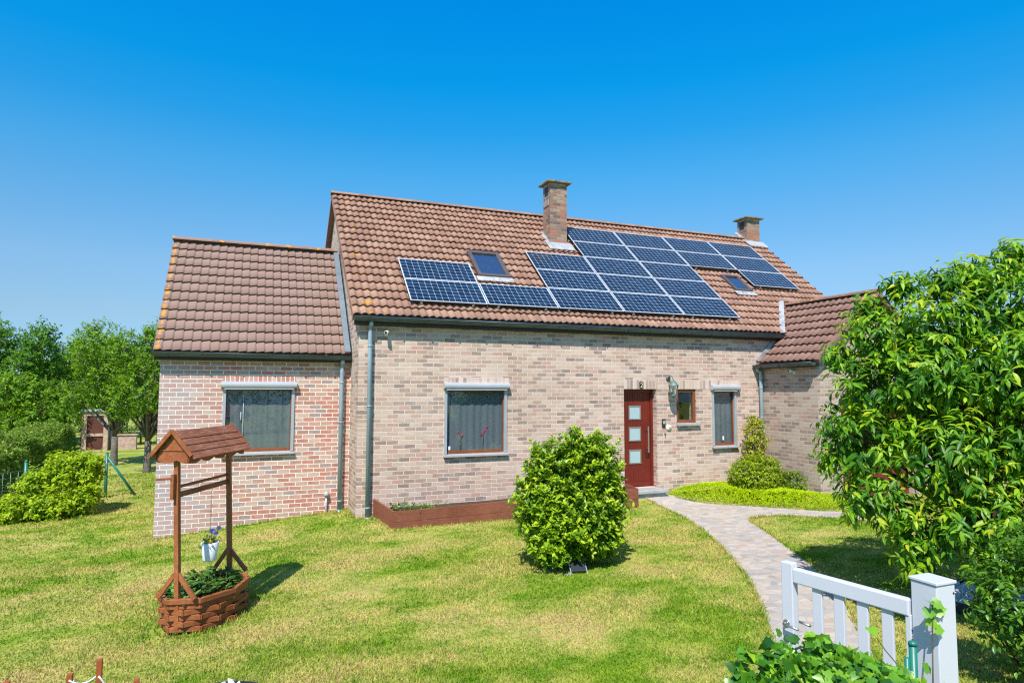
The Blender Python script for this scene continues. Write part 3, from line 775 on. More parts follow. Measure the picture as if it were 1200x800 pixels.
mb.bar((5.125, 2.66, 7.02), (5.125, 3.0, 7.02), .012, .012); mb.bar((5.125, 2.66, 7.24), (5.125, 3.0, 7.24), .012, .012)
mb.build('grille', M['lead'], c1)
chimney(12.50, 13.0, 3.735, 4.17, 6.3, 7.62, 0, 'shorter brick chimney at the right end of the ridge')

# ---- windows
def frame_parts(x0, x1, z0, z1, y, w=.065):
    mb = MB(); d = .06
    mb.box(x0, y, z0, x0+w, y+d, z1); mb.box(x1-w, y, z0, x1, y+d, z1)
    mb.box(x0+w, y, z0, x1-w, y+d, z0+w); mb.box(x0+w, y, z1-w, x1-w, y+d, z1)
    return mb
def window(x0, x1, z0, z1, y, lab, shutter=True, sill=True, curt=True, boxx=None):
    fy = y+.03
    win = frame_parts(x0+.002, x1-.002, z0+.002, z1-.002, fy).build('window', M['brownframe'], house, bevel=.004, label=lab)
    w = .067
    mb = MB(); mb.box(x0+w, fy+.028, z0+w, x1-w, fy+.034, z1-w); mb.build('pane', M['glass'], win)
    if curt:
        mb = MB(); n = int((x1-x0)/.012); xs = np.linspace(x0+.03, x1-.03, n)
        ph = np.cumsum(rng.uniform(.25, .75, n)); yy = fy+.062+.0030*np.sin(ph)+.006*np.sin(xs*19)+.004*np.sin(xs*47)
        for i in range(n-1):
            mb.sm.append(len(mb.f)); mb.poly([(xs[i], yy[i], z0+.03), (xs[i+1], yy[i+1], z0+.03), (xs[i+1], yy[i+1], z1), (xs[i], yy[i], z1)])
        mb.build('net_curtain', M['curtain'], win)
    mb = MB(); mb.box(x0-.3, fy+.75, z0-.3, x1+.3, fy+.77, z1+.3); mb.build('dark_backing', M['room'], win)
    if shutter:
        b0, b1 = boxx; mb = MB()
        pass
        prof = [(-.004, .0), (-.085, .0), (-.108, .022), (-.114, .055), (-.106, .09), (-.08, .112), (-.004, .118)]
        zb = z1-.012
        for i in range(len(prof)-1):
            (a, b), (c, d) = prof[i], prof[i+1]
            mb.poly([(b1, y+a, zb+b), (b0, y+a, zb+b), (b0, y+c, zb+d), (b1, y+c, zb+d)])
        for x, s in ((b0, 1), (b1, -1)): mb.poly([(x, y+a, zb+b) for a, b in prof][::s])
        mb.build('shutter_box', M['alu'], win, bevel=.003)
        mb = MB(); mb.box(x0+.02, y-.09, zb-.03, x1-.02, y-.04, zb-.002); mb.build('shutter_slat', M['alu2'], win)
        for xa in (x0-.005, x1-.05):
            mb = MB(); mb.box(xa, y-.028, z0+.005, xa+.055, y+.03, zb-.002); mb.build('guide_rail', M['alu2'], win, bevel=.003)
    if sill:
        mb = MB(); mb.poly([(x0-.02, y-.075, z0-.012), (x1+.02, y-.075, z0-.012), (x1+.02, y+.07, z0+.012), (x0-.02, y+.07, z0+.012)])
        mb.poly([(x0-.02, y-.075, z0-.045), (x1+.02, y-.075, z0-.045), (x1+.02, y-.075, z0-.012), (x0-.02, y-.075, z0-.012)])
        mb.poly([(x0-.02, y-.0745, z0-.045), (x0-.02, y+.0, z0-.035), (x1+.02, y, z0-.035), (x1+.02, y-.0745, z0-.045)])
        for x, s in ((x0-.02, 1), (x1+.02, -1)): mb.poly([(x, y-.075, z0-.045), (x, y-.075, z0-.012), (x, y+.0, z0+.0), (x, y+.0, z0-.035)][::s])
        mb.build('sill', M['alu'] if shutter else M['stone'], win)
    return win
w1 = window(1.64, 2.92, 1.06, 2.33, 0, 'window with pink orchids behind the glass', boxx=(1.615, 2.955))
w2 = window(-2.29, -1.045, 1.135, 2.34, EYF, 'window of the red brick extension with a thin white ornament behind the glass', boxx=(-2.33, -1.005))
w3 = window(7.965, 8.655, 1.025, 2.31, 0, 'tall narrow window with shutter box beside the wing', boxx=(7.93, 8.72))
w4 = window(7.0, 7.535, 1.565, 2.315, 0, 'small brown window beside the wall lantern', shutter=False, sill=False, curt=False)
mb = MB(); mb.box(6.985, -.075, 1.50, 7.60, .10, 1.563); mb.build('sill', M['stone'], w4, bevel=.006)
mb = MB(); mb.box(1.735, .053, 1.14, 1.78, .0575, 1.21); mb.build('sticker', M['white'], w1)
mb = MB(); mb.box(8.30, .053, 1.15, 8.34, .0575, 1.24); mb.build('sticker', M['white'], w3)

# front door
dy = .165
mb = MB(); z0, z1, x0, x1 = .21, 2.31, 5.70, 6.41
n = 11; xs = np.linspace(x0+.005, x1-.005, n+1)
for i in range(n):
    g = .004
    mb.box(xs[i]+g, dy, z0+.10, xs[i+1]-g, dy+.05, z1-.065)
mb.box(x0, dy+.006, z0, x1, dy+.055, z1-.065); mb.box(x0+.005, dy-.006, z0+.0, x1-.005, dy+.04, z0+.095)
door = mb.build('front_door', M['door'], house, bevel=.003, label='dark red front door with three square frosted lights')
mb = MB(); mb.box(5.642, dy-.025, .20, 5.70, dy+.07, 2.313); mb.box(6.41, dy-.025, .20, 6.468, dy+.07, 2.313); mb.box(5.70, dy-.025, 2.245, 6.41, dy+.07, 2.313)
mb.build('door_frame', M['door'], door, bevel=.003)
for zc in (1.80, 1.335, .845):
    mb = MB(); xc, h, t = 6.005, .155, .028
    mb.box(xc-h, dy-.016, zc-h, xc+h, dy+.01, zc-h+t); mb.box(xc-h, dy-.016, zc+h-t, xc+h, dy+.01, zc+h)
    mb.box(xc-h, dy-.016, zc-h+t, xc-h+t, dy+.01, zc+h-t); mb.box(xc+h-t, dy-.016, zc-h+t, xc+h, dy+.01, zc+h-t)
    fr = mb.build('light_frame', M['steel'], door, bevel=.003)
    mb = MB(); mb.box(xc-h+t, dy-.008, zc-h+t, xc+h-t, dy+.01, zc+h-t); mb.build('frosted_pane', M['frost'], door)
mb = MB(); mb.box(6.295, dy-.085, .93, 6.325, dy-.06, 1.50)
for z in (1.02, 1.42): mb.box(6.30, dy-.062, z-.012, 6.32, dy+.005, z+.012)
mb.build('handle', M['steel'], door, bevel=.004)
mb = MB(); mb.box(6.29, dy-.022, .83, 6.33, dy+.003, .925); mb.build('lock', M['dark'], door)
mb = MB(); mb.box(5.60, -.38, .125, 6.50, .20, .185); mb.box(5.63, -.32, -.2, 6.46, .19, .125)
mb.build('doorstep', M['stone'], house, bevel=.008)
# house number
mb = MB(); mb.box(6.03, -.022, 2.335, 6.125, -.003, 2.475)
pl = mb.build('number_plate', M['dark'], house, label='small dark number plate over the front door')
cu = bpy.data.curves.new('numeral', 'FONT'); cu.body = '2'; cu.size = .15; cu.extrude = .002; cu.align_x = 'CENTER'
cu.materials.append(simple('yellow_paint', (.62, .60, .30), .5))
to = bpy.data.objects.new('temporary', cu); COL.objects.link(to); bpy.context.view_layer.update()
nm = bpy.data.meshes.new_from_object(to.evaluated_get(bpy.context.evaluated_depsgraph_get())); bpy.data.objects.remove(to)
no = bpy.data.objects.new('numeral', nm); COL.objects.link(no); no.parent = pl; no.location = (6.078, -.0255, 2.353); no.rotation_euler = (R(90), 0, 0)
# wing door
mb = MB(); n = 14; xs = np.linspace(10.06, 12.19, n+1)
for i in range(n): mb.box(xs[i]+.004, WYF+.10, -.1, xs[i+1]-.004, WYF+.14, 2.13)
mb.box(10.06, WYF+.09, 2.13, 12.19, WYF+.15, 2.175)
mb.build('garage_door', M['garage'], house, label='red brown boarded door in the wing')

# roof windows
def roof_window(x0, x1, s0, s1, lab, t=.085):
    mb = MB(); f = lambda x, s, h: np.array((x, 0, HE))+us_f*s+up_f*h
    def slab(xa, xb, sa, sb, h0, h1): mb.obox(f((xa+xb)/2, (sa+sb)/2, (h0+h1)/2), (1, 0, 0), us_f, up_f, (xb-xa)/2, (sb-sa)/2, (h1-h0)/2)
    slab(x0, x0+t, s0, s1, .0, .13); slab(x1-t, x1, s0, s1, .0, .13); slab(x0+t, x1-t, s0, s0+t, .0, .125); slab(x0+t, x1-t, s1-t*1.2, s1, .0, .135)
    w = mb.build('roof_window', M['rwframe'], house, bevel=.006, label=lab)
    mb = MB(); mb.obox(f((x0+x1)/2, (s0+s1)/2, .095), (1, 0, 0), us_f, up_f, (x1-x0)/2-t, (s1-s0)/2-t, .006); mb.build('pane', M['skyglass'], w)
    mb = MB(); mb.obox(f((x0+x1)/2, (s0+s1)/2, .045), (1, 0, 0), us_f, up_f, (x1-x0)/2-t, (s1-s0)/2-t, .006); mb.build('sky_reflection', M['sky_reflection'], w)  # blue sheet painted as the sky mirrored in the pane
    mb = MB(); mb.obox(f((x0+x1)/2, s0-.09, .085), (1, 0, 0), us_f, up_f, (x1-x0)/2+.04, .09, .006); mb.build('apron', M['leadpatch'], w)
M['rwframe'] = simple('brown_grey_metal', (.125, .10, .095), .45, .3, .5, .12, 4)
M['sky_reflection'] = simple('mirrored_sky_blue', (.12, .46, .60), .8)  # sky reflection put into a flat blue
roof_window(2.70, 3.47, 1.56, 2.66, 'larger roof window above the lower solar panels')
roof_window(9.85, 10.42, 1.74, 2.52, 'smaller roof window below the right solar panels', .07)

# ------------------------------------------------------------------ solar panels
PW, PH = 1.60, .825; pw, ph = 1.582, .808
def panel_parts(root):
    mb = MB(); e = .022
    mb.box(0, 0, -.007, pw, e, 0); mb.box(0, ph-e, -.007, pw, ph, 0); mb.box(0, e, -.007, e, ph-e, 0); mb.box(pw-e, e, -.007, pw, ph-e, 0)
    mb.build('frame', M['panelalu'], root)
    mb = MB(); mb.box(.001, .001, -.042, pw-.001, ph-.001, -.0075); mb.build('shaded_sides', M['dark'], root)  # dark box paints the shade on the frame sides and below the panel
    mb = MB(); nx, nyy = 12, 6
    p = [(e, e, -.004), (pw-e, e, -.004), (pw-e, ph-e, -.004), (e, ph-e, -.004)]
    mb.poly(p, [(0, 0), (nx, 0), (nx, nyy), (0, nyy)])
    mb.build('cell_sheet', M['solar'], root)
    mb = MB()
    for x in (.22, 1.28):
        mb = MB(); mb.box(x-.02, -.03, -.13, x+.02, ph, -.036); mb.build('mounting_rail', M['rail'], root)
M['panelalu'] = simple('panel_aluminium', (.62, .635, .65), .35, .25)
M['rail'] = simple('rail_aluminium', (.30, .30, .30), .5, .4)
rows = {0: [0, 1, 2, 3, 4], 1: [0, 2, 3, 4], 2: [2, 3, 4, 6], 3: [3, 4, 5, 6], 4: [3, 4, 5, 6]}
RN = ['bottom', 'second', 'third', 'fourth', 'top']; CN = ['first', 'second', 'third', 'fourth', 'fifth']
extra = {(0, 0): ', at the lower left corner of the array', (0, 1): ', just below the larger roof window', (2, 4): ', just above and right of the smaller roof window', (1, 0): ', left of the larger roof window', (2, 2): ', below the taller chimney', (4, 6): ', next to the shorter chimney'}
RWN = ['lowest', 'second lowest', 'middle', 'second highest', 'highest']
src = None
for v, cs in rows.items():
    for i, u in enumerate(cs):
        last = ' and last' if i == len(cs)-1 else ''
        lab = f'blue solar panel in the {RWN[v]} row, {CN[i]}{last} from the left'
        loc = np.array((.983+u*PW, 0, HE))+us_f*(.31+v*PH)+up_f*.165
        if src is None:
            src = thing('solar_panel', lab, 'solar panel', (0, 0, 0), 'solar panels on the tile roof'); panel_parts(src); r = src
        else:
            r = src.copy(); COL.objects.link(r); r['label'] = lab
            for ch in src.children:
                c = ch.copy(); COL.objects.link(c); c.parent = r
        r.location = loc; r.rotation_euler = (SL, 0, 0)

# ------------------------------------------------------------------ things on the walls
def lantern():
    t = thing('wall_lantern', 'old grey green wall lantern between front door and small window', 'lantern', (6.78, 0, 2.42))
    mb = MB(); mb.lathe([(.001, 0), (.055, .0), (.06, .012), (.03, .022), (.001, .024)], (6.78, -.002, 2.55), 14, 'y')
    pts = [(6.78, -.02, 2.55), (6.78, -.07, 2.60), (6.78, -.14, 2.60), (6.78, -.19, 2.55), (6.78, -.20, 2.50)]
    mb.tube(pts, .011, 8); mb.tube([(6.78, -.03, 2.52), (6.78, -.05, 2.46), (6.78, -.09, 2.47), (6.78, -.09, 2.51)], .007, 6); mb.build('bracket', M['iron'], t)
    c = (6.78, -.20, 0)
    mb = MB(); mb.lathe([(.006, 2.545), (.012, 2.525), (.006, 2.51), (.04, 2.50), (.068, 2.46), (.125, 2.40), (.128, 2.388), (.02, 2.398)], c, 6); mb.build('lamp_cap', M['verdigris'], t)
    mb = MB(); mb.lathe([(.105, 2.387), (.068, 2.18)], c, 6); mb.build('glass', M['lampglass'], t)
    mb = MB()
    for k in range(6):
        a = 2*math.pi*k/6; mb.bar((c[0]+.107*math.cos(a), c[1]+.107*math.sin(a), 2.388), (c[0]+.07*math.cos(a), c[1]+.07*math.sin(a), 2.18), .012, .012)
    mb.lathe([(.04, 2.15), (.075, 2.165), (.077, 2.183), (.02, 2.224)], c, 6); mb.lathe([(.004, 2.115), (.02, 2.13), (.01, 2.15)], c, 8)
    mb.build('cage', M['verdigris'], t)
    mb = MB(); mb.lathe([(.012, 2.23), (.014, 2.29), (.026, 2.32), (.012, 2.36)], c, 10); mb.build('bulb', M['white'], t)
lantern()
def cctv(p, d, lab):
    p = np.array(p, float); d = np.array(d, float); t = thing('security_camera', lab, 'camera', p)
    out = np.array(d[:3]); 
    mb = MB(); mb.tube([p, p+out*.015], .035, 12); mb.tube([p+out*.01, p+out*.07+np.array((0, 0, .02))], .012, 8); mb.build('bracket', M['white'], t)
    b = p+out*.09+np.array((0, 0, .035)); f = nrm(out+np.array((-.6, -.2, -.25)))
    mb = MB(); mb.tube([b-f*.06, b+f*.10], .034, 14); mb.build('housing', M['white'], t)
    mb = MB(); mb.tube([b+f*.1, b+f*.104], .026, 14); mb.build('lens', M['dark'], t)
cctv((.50, 0, 3.33), (0, -1, 0), 'white security camera under the main gutter near the left downpipe')
cctv((9.4, -1.05, 2.70), (-1, 0, 0), 'white security camera under the short gutter of the wing')
t = thing('doorbell', 'dark video doorbell panel beside the front door', 'doorbell', (6.64, 0, 1.58))
mb = MB(); mb.box(6.60, -.028, 1.475, 6.685, 0, 1.66); mb.build('housing', M['dark'], t, bevel=.006)
mb = MB(); mb.box(6.612, -.031, 1.555, 6.672, -.027, 1.625); mb.build('screen', M['alu2'], t)
t = thing('thermometer', 'round white dial on the wall below the doorbell', 'dial', (6.775, 0, 1.47))
mb = MB(); mb.lathe([(.001, .0), (.068, .0), (.068, .02), (.001, .021)], (6.775, -.002, 1.47), 24, 'y'); mb.build('dial', simple('cream_dial', (.72, .70, .60), .4), t)
mb = MB(); mb.bar((6.775, -.025, 1.47), (6.755, -.025, 1.51), .008, .003, (0, 1, 0)); mb.bar((6.775, -.025, 1.47), (6.80, -.025, 1.465), .008, .003, (0, 1, 0)); mb.build('needle', M['dark'], t)
mb = MB(); mb.box(6.665, -.03, 1.32, 6.69, 0, 1.355); mb.tube([(6.677, -.02, 1.32), (6.677, -.03, 1.29), (6.677, -.015, 1.275)], .005, 6)
tag(mb.build('wall_hook', M['iron'], None), 'small dark hook on the wall under the round dial', 'hook')
t = thing('standpipe', 'thin grey pipe with a round cap rising from the grass by the extension', 'pipe', (-.42, EYF-.05, -.05))
mb = MB(); mb.tube([(-.42, EYF-.05, -.2), (-.42, EYF-.05, .27)], .018, 10); mb.build('pipe', M['alu2'], t)
mb = MB(); mb.lathe([(.04, .26), (.052, .28), (.045, .33), (.02, .345)], (-.42, EYF-.055, 0), 14); mb.build('cap', M['alu2'], t)
# things behind the glass
t = thing('orchid', 'pink orchids on the sill behind the window glass', 'orchid', (2.35, .17, 1.1))
P = []; 
for cx_, cz_ in ((1.98, 1.44), (2.02, 1.42), (1.94, 1.47), (2.50, 1.50), (2.46, 1.46), (2.42, 1.44), (2.53, 1.56), (2.40, 1.45)):
    for k in range(5): P.append((cx_, .078, cz_))
P = np.array(P); A = rdir(len(P)); A[:, 1] *= .2
leafmesh('flowers', P, A, np.tile((0, -1., 0), (len(P), 1)), np.full(len(P), .035), rng.random(len(P)), M['lf_pink'], t, width=.8)
mb = MB(); mb.tube([(2.0, .08, 1.1), (2.0, .08, 1.44)], .006, 6); mb.tube([(2.45, .08, 1.1), (2.47, .08, 1.5)], .006, 6); mb.build('stems', M['twig'], t)
t = thing('figurine', 'thin white stem ornament standing behind the glass of the extension window', 'ornament', (-1.95, EYF+.15, 1.2))
mb = MB(); mb.lathe([(.012, 1.72), (.008, 1.75), (.013, 1.80), (.012, 1.85), (.004, 1.88)], (-1.98, EYF+.08, 0), 12); mb.build('body', M['white'], t)
mb = MB(); mb.lathe([(.009, 1.2), (.008, 1.75), (.007, 2.2)], (-1.94, EYF+.08, 0), 8); mb.build('stem', M['white'], t)

# ------------------------------------------------------------------ raised planter along the wall
t = thing('planter_box', 'long red brown plank planter along the main wall', 'planter', (3, -.5, 0))
fl, fr_, bl, br = (.52, -.8), (5.46, -.8), (.31, -.012), (5.68, -.012)
zt = {'fl': .205, 'fr': .33, 'bl': .315, 'br': .30}; zb = {'fl': -.16, 'fr': -.09, 'bl': -.1, 'br': .0}
def plank(p, q, zp0, zp1, zq0, zq1, th=.035, inn=(0, 1, 0)):
    mb = MB(); i = np.array(inn, float)*th
    for k in range(2):
        f0, f1 = k/2+.006, (k+1)/2-.006
        a = [(p[0], p[1], zp0+(zp1-zp0)*f0), (q[0], q[1], zq0+(zq1-zq0)*f0), (q[0], q[1], zq0+(zq1-zq0)*f1), (p[0], p[1], zp0+(zp1-zp0)*f1)]
        a = [np.array(x) for x in a]; b = [x+i for x in a]
        mb.poly(a); mb.poly(b[::-1])
        for j in range(4): mb.poly([a[(j+1) % 4], a[j], b[j], b[(j+1) % 4]])
    return mb
plank(fl, fr_, zb['fl'], zt['fl'], zb['fr'], zt['fr']).build('front_board', M['planter'], t, bevel=.004)
plank(bl, (fl[0]-.002, fl[1]), zb['bl'], zt['bl'], zb['fl'], zt['fl'], .035, (1, .1, 0)).build('end_board', M['planter'], t, bevel=.004)
plank((fr_[0]+.002, fr_[1]), br, zb['fr'], zt['fr'], zb['br'], zt['br'], .035, (-1, .1, 0)).build('end_board', M['planter'], t, bevel=.004)
mb = MB(); mb.poly([(.52, -.77, .10), (5.43, -.77, .20), (5.64, -.02, .20), (.38, -.02, .12)]); mb.build('soil', M['soil'], t)
mb = MB(); mb.box(.545, -.76, -.2, .59, -.715, .2); mb.box(5.39, -.76, -.15, 5.435, -.715, .31); mb.box(3.0, -.76, -.2, 3.05, -.715, .24); mb.build('corner_post', M['planter'], t)

def clump(name, label, cat, c, r, n, L, mat, per=6, shape='diam', twig=.1, zs=.6, group=None, spread=.9, width=.5):
    t = thing(name, label, cat, c, group)
    P = np.array(c)+rng.normal(size=(n, 3))*np.array((r[0], r[1], 0))*.5; P[:, 2] = c[2]+r[2]*(.3+.7*rng.random(n))
    D = nrm(rng.normal(size=(n, 3))*.5+np.array((0, 0, 1)))
    leafmesh('leaves', *sprigs(P, D, per, twig, L, spread), mat, t, shape, width)
    mb = MB()
    for p in P[:12]: mb.tube([(p[0], p[1], c[2]-.03), p], .004, 5)
    mb.build('stems', M['twig'], t); return t
clump('garden_plant', 'low leafy plants at the left end of the planter box', 'plant', (.92, -.45, .14), (.5, .3, .12), 40, .09, M['lf_straw'])

# ------------------------------------------------------------------ wishing well
wc = np.array((-2.284, -3.862)); wax = np.array((.459, .8884)); wpp = np.array((wax[1], -wax[0]))
ZG = -.21
def W3(a, b, z):
    k = .075*max(0., 1-(z-ZG)/1.4)        # the old well leans a little
    return np.array((wc[0]+wax[0]*a+wpp[0]*b+.927*k, wc[1]+wax[1]*a+wpp[1]*b-.374*k, z))
AX = np.array((*wax, 0)); PP3 = np.array((*wpp, 0)); UP = np.array((0, 0, 1.))
well = thing('wishing_well', 'red brown wooden wishing well planter standing on the lawn', 'wishing well', (wc[0], wc[1], ZG))
BA, BB = .55, .40
def rim_pt(k, z, f=1.0): t_ = 2*math.pi*k/8; return W3(BA*f*math.cos(t_), BB*f*math.sin(t_), z)
mb = MB()
for k in range(5):
    z = ZG+.012+.058*k+.029; ph = (k % 2)*.5+.25
    for i in range(8):
        p, q = rim_pt(i+ph, z), rim_pt(i+1+ph, z); e = (q-p)*.055
        mb.bar(p-e, q+e, .034, .053)
mb.build('basket', M['wellwood'], well, bevel=.004)
mb = MB(); z = ZG+.012+.058*5
for i in range(8):
    p, q = rim_pt(i+.25, z+.026, 1.03), rim_pt(i+1.25, z+.026, 1.03); e = (q-p)*.03
    mb.bar(p-e, q+e, .046, .052)
mb.build('rim', M['wellwood'], well, bevel=.004)
mb = MB(); mb.poly([rim_pt(i+.25, ZG+.235, .9) for i in range(8)]); mb.build('soil', M['soil'], well)
for s in (-1, 1):
    mb = MB(); mb.bar(W3(s*.515, 0, ZG+.05), W3(s*.515, 0, 1.60), .05, .05, AX); mb.build('post', M['wellwood'], well, bevel=.003)
    for q in (-1, 1):
        mb = MB(); mb.bar(W3(s*.515, q*.012, .40), W3(s*.53, q*.205, z+.055), .045, .03, AX); mb.build('brace', M['wellwood'], well, bevel=.003)
mb = MB(); mb.bar(W3(-.515, 0, 1.20), W3(.515, 0, 1.20), .03, .055); mb.build('crossbar', M['wellwood'], well, bevel=.003)
mb = MB(); mb.bar(W3(-.56, 0, 1.285), W3(.515, 0, 1.285), .028, .028); mb.build('spindle', M['wellwood'], well, bevel=.003)
mb = MB(); mb.bar(W3(-.565, .0, 1.17), W3(-.565, .0, 1.43), .035, .05, AX); mb.bar(W3(-.58, 0, 1.385), W3(-.68, -.12, 1.385), .022, .022); mb.build('crank', M['wellwood'], well, bevel=.003)
# roof: gable with lapped boards
RZ0, RZ1, HW, HLn = 1.635, 1.865, .195, .585
_W3 = W3
def W3(a, b, z): return _W3(a-.03, b, z)
for s in (-1, 1):
    mb = MB()
    sl = nrm(np.array((0, s*HW, -(RZ1-RZ0)))); dn = PP3*sl[1]+UP*sl[2]; nr = np.cross(AX, dn)*(-s if True else 1)
    if nr[2] < 0: nr = -nr
    Lr = math.hypot(HW, RZ1-RZ0)+.05
    for k in range(4):
        a0, a1 = Lr*k/4, Lr*(k+1)/4+.02
        mb.obox(W3(0, 0, RZ1)+dn*(a0+a1)/2+nr*(.018-.004*0+.008*(k == -1)), AX, nrm(dn*1+nr*.09), nrm(nr-dn*.09), HLn, (a1-a0)/2, .009)
    mb.build('roof_board', M['wellroof'], well, bevel=.002)
    for e in (-1, 1):
        mb = MB(); mb.bar(W3(e*(HLn+.008), 0, RZ1+.02), W3(e*(HLn+.008), s*(HW+.03), RZ0-.01), .018, .04, nr); mb.build('barge_board', M['wellwood'], well, bevel=.002)
    # scalloped fascia
    mb = MB(); n = 40; xs = np.linspace(-HLn+.02, HLn-.02, n+1); b = s*(HW-.01)
    zz = lambda x: RZ0-.065-.035*abs(math.sin((x+HLn)*math.pi/.25))
    for i in range(n):
        lo = [W3(xs[i], b, zz(xs[i])), W3(xs[i+1], b, zz(xs[i+1])), W3(xs[i+1], b, RZ0+.02), W3(xs[i], b, RZ0+.02)]
        hi = [p-PP3*s*.018 for p in lo]; mb.poly(lo); mb.poly(hi[::-1]); mb.poly([lo[0], hi[0], hi[1], lo[1]])
    mb.build('fascia', M['wellwood'], well)
for e in (-1, 1):
    mb = MB(); a = e*(HLn-.03); n = 20; bs = np.linspace(-HW+.01, HW-.01, n+1)
    def top(b): return RZ1-.02-(RZ1-RZ0)*abs(b)/HW
    def bot(b): return RZ0-.06-.035*abs(math.sin((b+HW)*math.pi/.235))
    for i in range(n):
        f = [W3(a, bs[i], bot(bs[i])), W3(a, bs[i+1], bot(bs[i+1])), W3(a, bs[i+1], top(bs[i+1])), W3(a, bs[i], top(bs[i]))]
        g = [p-AX*e*.018 for p in f]; mb.poly(f); mb.poly(g[::-1]); mb.poly([f[0], g[0], g[1], f[1]])
    mb.bar(W3(a+e*.004, -HW+.03, RZ0+.045), W3(a+e*.004, HW-.03, RZ0+.045), .012, .012)
    mb.build('gable_board', M['wellwood'], well)
W3 = _W3
# plants in the well
t = thing('strawberry_plants', 'dark green leafy plants filling the wishing well basket', 'plants', (wc[0], wc[1], ZG+.26))
n = 230; an = rng.random(n)*2*math.pi; ra = .375*np.sqrt(rng.random(n)); ra = ra/.375*.9; P = np.array([W3(BA*a_*math.cos(t_), BB*a_*math.sin(t_), ZG+.30+.11*h_) for a_, t_, h_ in zip(ra, an, rng.random(n))])
D = nrm(np.stack([np.cos(an)*.4, np.sin(an)*.4, np.ones(n)], 1)+rng.normal(size=(n, 3))*.3)
leafmesh('leaves', *sprigs(P, D, 4, .02, .075, 1.1, 1.0), M['lf_straw'], t, 'oval', .85, .15, .3)
mb = MB()
for p in P[:60]: mb.tube([(p[0]*.9+wc[0]*.1, p[1]*.9+wc[1]*.1, ZG+.24), p], .003, 5)
mb.build('stalks', M['twig'], t)['kind'] = 'stuff'
# hanging pot
pc = W3(.06, -.0, 0); t = thing('hanging_flower_pot', 'white flower pot with pansies hanging under the well roof', 'flower pot', (pc[0], pc[1], .42))
mb = MB(); mb.lathe([(.001, .385), (.068, .385), (.072, .395), (.096, .585), (.092, .59), (.085, .57), (.001, .565)], (pc[0], pc[1], 0), 24); mb.build('pot', M['white'], t)
mb = MB()
for k in range(22): 
    zc = .74+.0205*k; q = np.array((pc[0], pc[1], zc)); s = np.array((.006, 0, 0)) if k % 2 else np.array((0, .006, 0))
    mb.tube([q-s-UP*.008, q-s+UP*.008, q+UP*.012, q+s+UP*.008, q+s-UP*.008, q-UP*.012, q-s-UP*.008], .0022, 5)
for k in range(3):
    a = 2.1*k+.4; mb.tube([(pc[0]+.08*math.cos(a), pc[1]+.08*math.sin(a), .58), (pc[0], pc[1], .74)], .002, 5)
mb.build('chain', M['chain'], t)
n = 34; P = np.array((pc[0], pc[1], .60))+rng.normal(size=(n, 3))*np.array((.045, .045, .02)); 
leafmesh('leaves', *sprigs(P, nrm(rng.normal(size=(n, 3))+np.array((0, 0, .7))), 5, .03, .045), M['lf_straw'], t)
def flower(c, col, r=.03):
    k = 6; P = np.tile(c, (k, 1)); a = np.arange(k)*2*math.pi/k; A = np.stack([np.cos(a), -.3+0*a, np.sin(a)], 1)
    leafmesh('blossom', P, A, np.tile((-.3, -1., .3), (k, 1)), np.full(k, r), rng.random(k), M[col], t, 'diam', .9)
flower(np.array((pc[0]+.02, pc[1]-.02, .715)), 'lf_purple', .034); flower(np.array((pc[0]+.085, pc[1]+.0, .74)), 'lf_purple', .03); flower(np.array((pc[0]+.06, pc[1], .68)), 'lf_purple', .03); flower(np.array((pc[0]-.005, pc[1]-.08, .61)), 'lf_yellow', .028)
mb = MB()
for q in ((.02, -.02, .71), (.085, 0, .735), (.06, 0, .67)): mb.tube([(pc[0]+q[0]*.5, pc[1]+q[1]*.5, .58), (pc[0]+q[0], pc[1]+q[1], q[2])], .003, 5)
mb.build('stems', M['twig'], t)

# ------------------------------------------------------------------ shrubs
def shrub(name, label, cat, c, lobes, n, per, twig, L, mat, shape='diam', spread=.9, up=.6, jitter=.3, width=.5, stem=.03, group=None, fold=.18, droop=.25, bark='bark', lvf=None, nst=14, down=0., zmin=None, rise=.35, shoots=.05):
    """lobes are in world coordinates"""
    t = thing(name, label, cat, c, group)
    P, D = lobes_surface(lobes, n, jitter)
    if zmin is not None: k = P[:, 2] > zmin; P, D = P[k], D[k]
    D = nrm(D+np.array((0, 0, rise)))
    k = rng.random(len(P)) < shoots; P[k] += D[k]*(L*(.5+1.6*rng.random((k.sum(), 1))))
    lo, hi = P[:, 2].min(), P[:, 2].max()
    lvb = np.clip(.1+.35*rng.random(len(P))+.0*(P[:, 2]-lo)/(hi-lo), 0, 1) if lvf is None else lvf(P)
    leafmesh('foliage', *sprigs(P, D, per, twig, L, spread, up, lvb, .15, down), mat, t, shape, width, fold, droop)
    mb = MB(); idx = rng.choice(len(P), min(nst, len(P)), replace=False)
    branches(mb, np.array(c)+np.array((0, 0, .0)), P[idx]-D[idx]*.05, stem, .004)
    mb.build('stem', M[bark], t)
    return t
bc = np.array((2.36, -3.85))
z = float(gz(*bc))
lob = [((bc[0], bc[1], .58), (.76, .66, .66)), ((bc[0]-.24, bc[1]+.02, 1.15), (.46, .42, .52)), ((bc[0]+.36, bc[1]-.05, 1.15), (.44, .42, .52)), ((bc[0]-.46, bc[1]-.05, .80), (.40, .4, .45)), ((bc[0]+.54, bc[1], .72), (.36, .4, .46)), ((bc[0]+.06, bc[1]-.1, 1.46), (.24, .26, .35)), ((bc[0]+.40, bc[1]-.05, 1.45), (.24, .24, .30)), ((bc[0]-.35, bc[1]-.2, .32), (.38, .36, .40)), ((bc[0]+.4, bc[1]-.15, .34), (.37, .36, .42))]
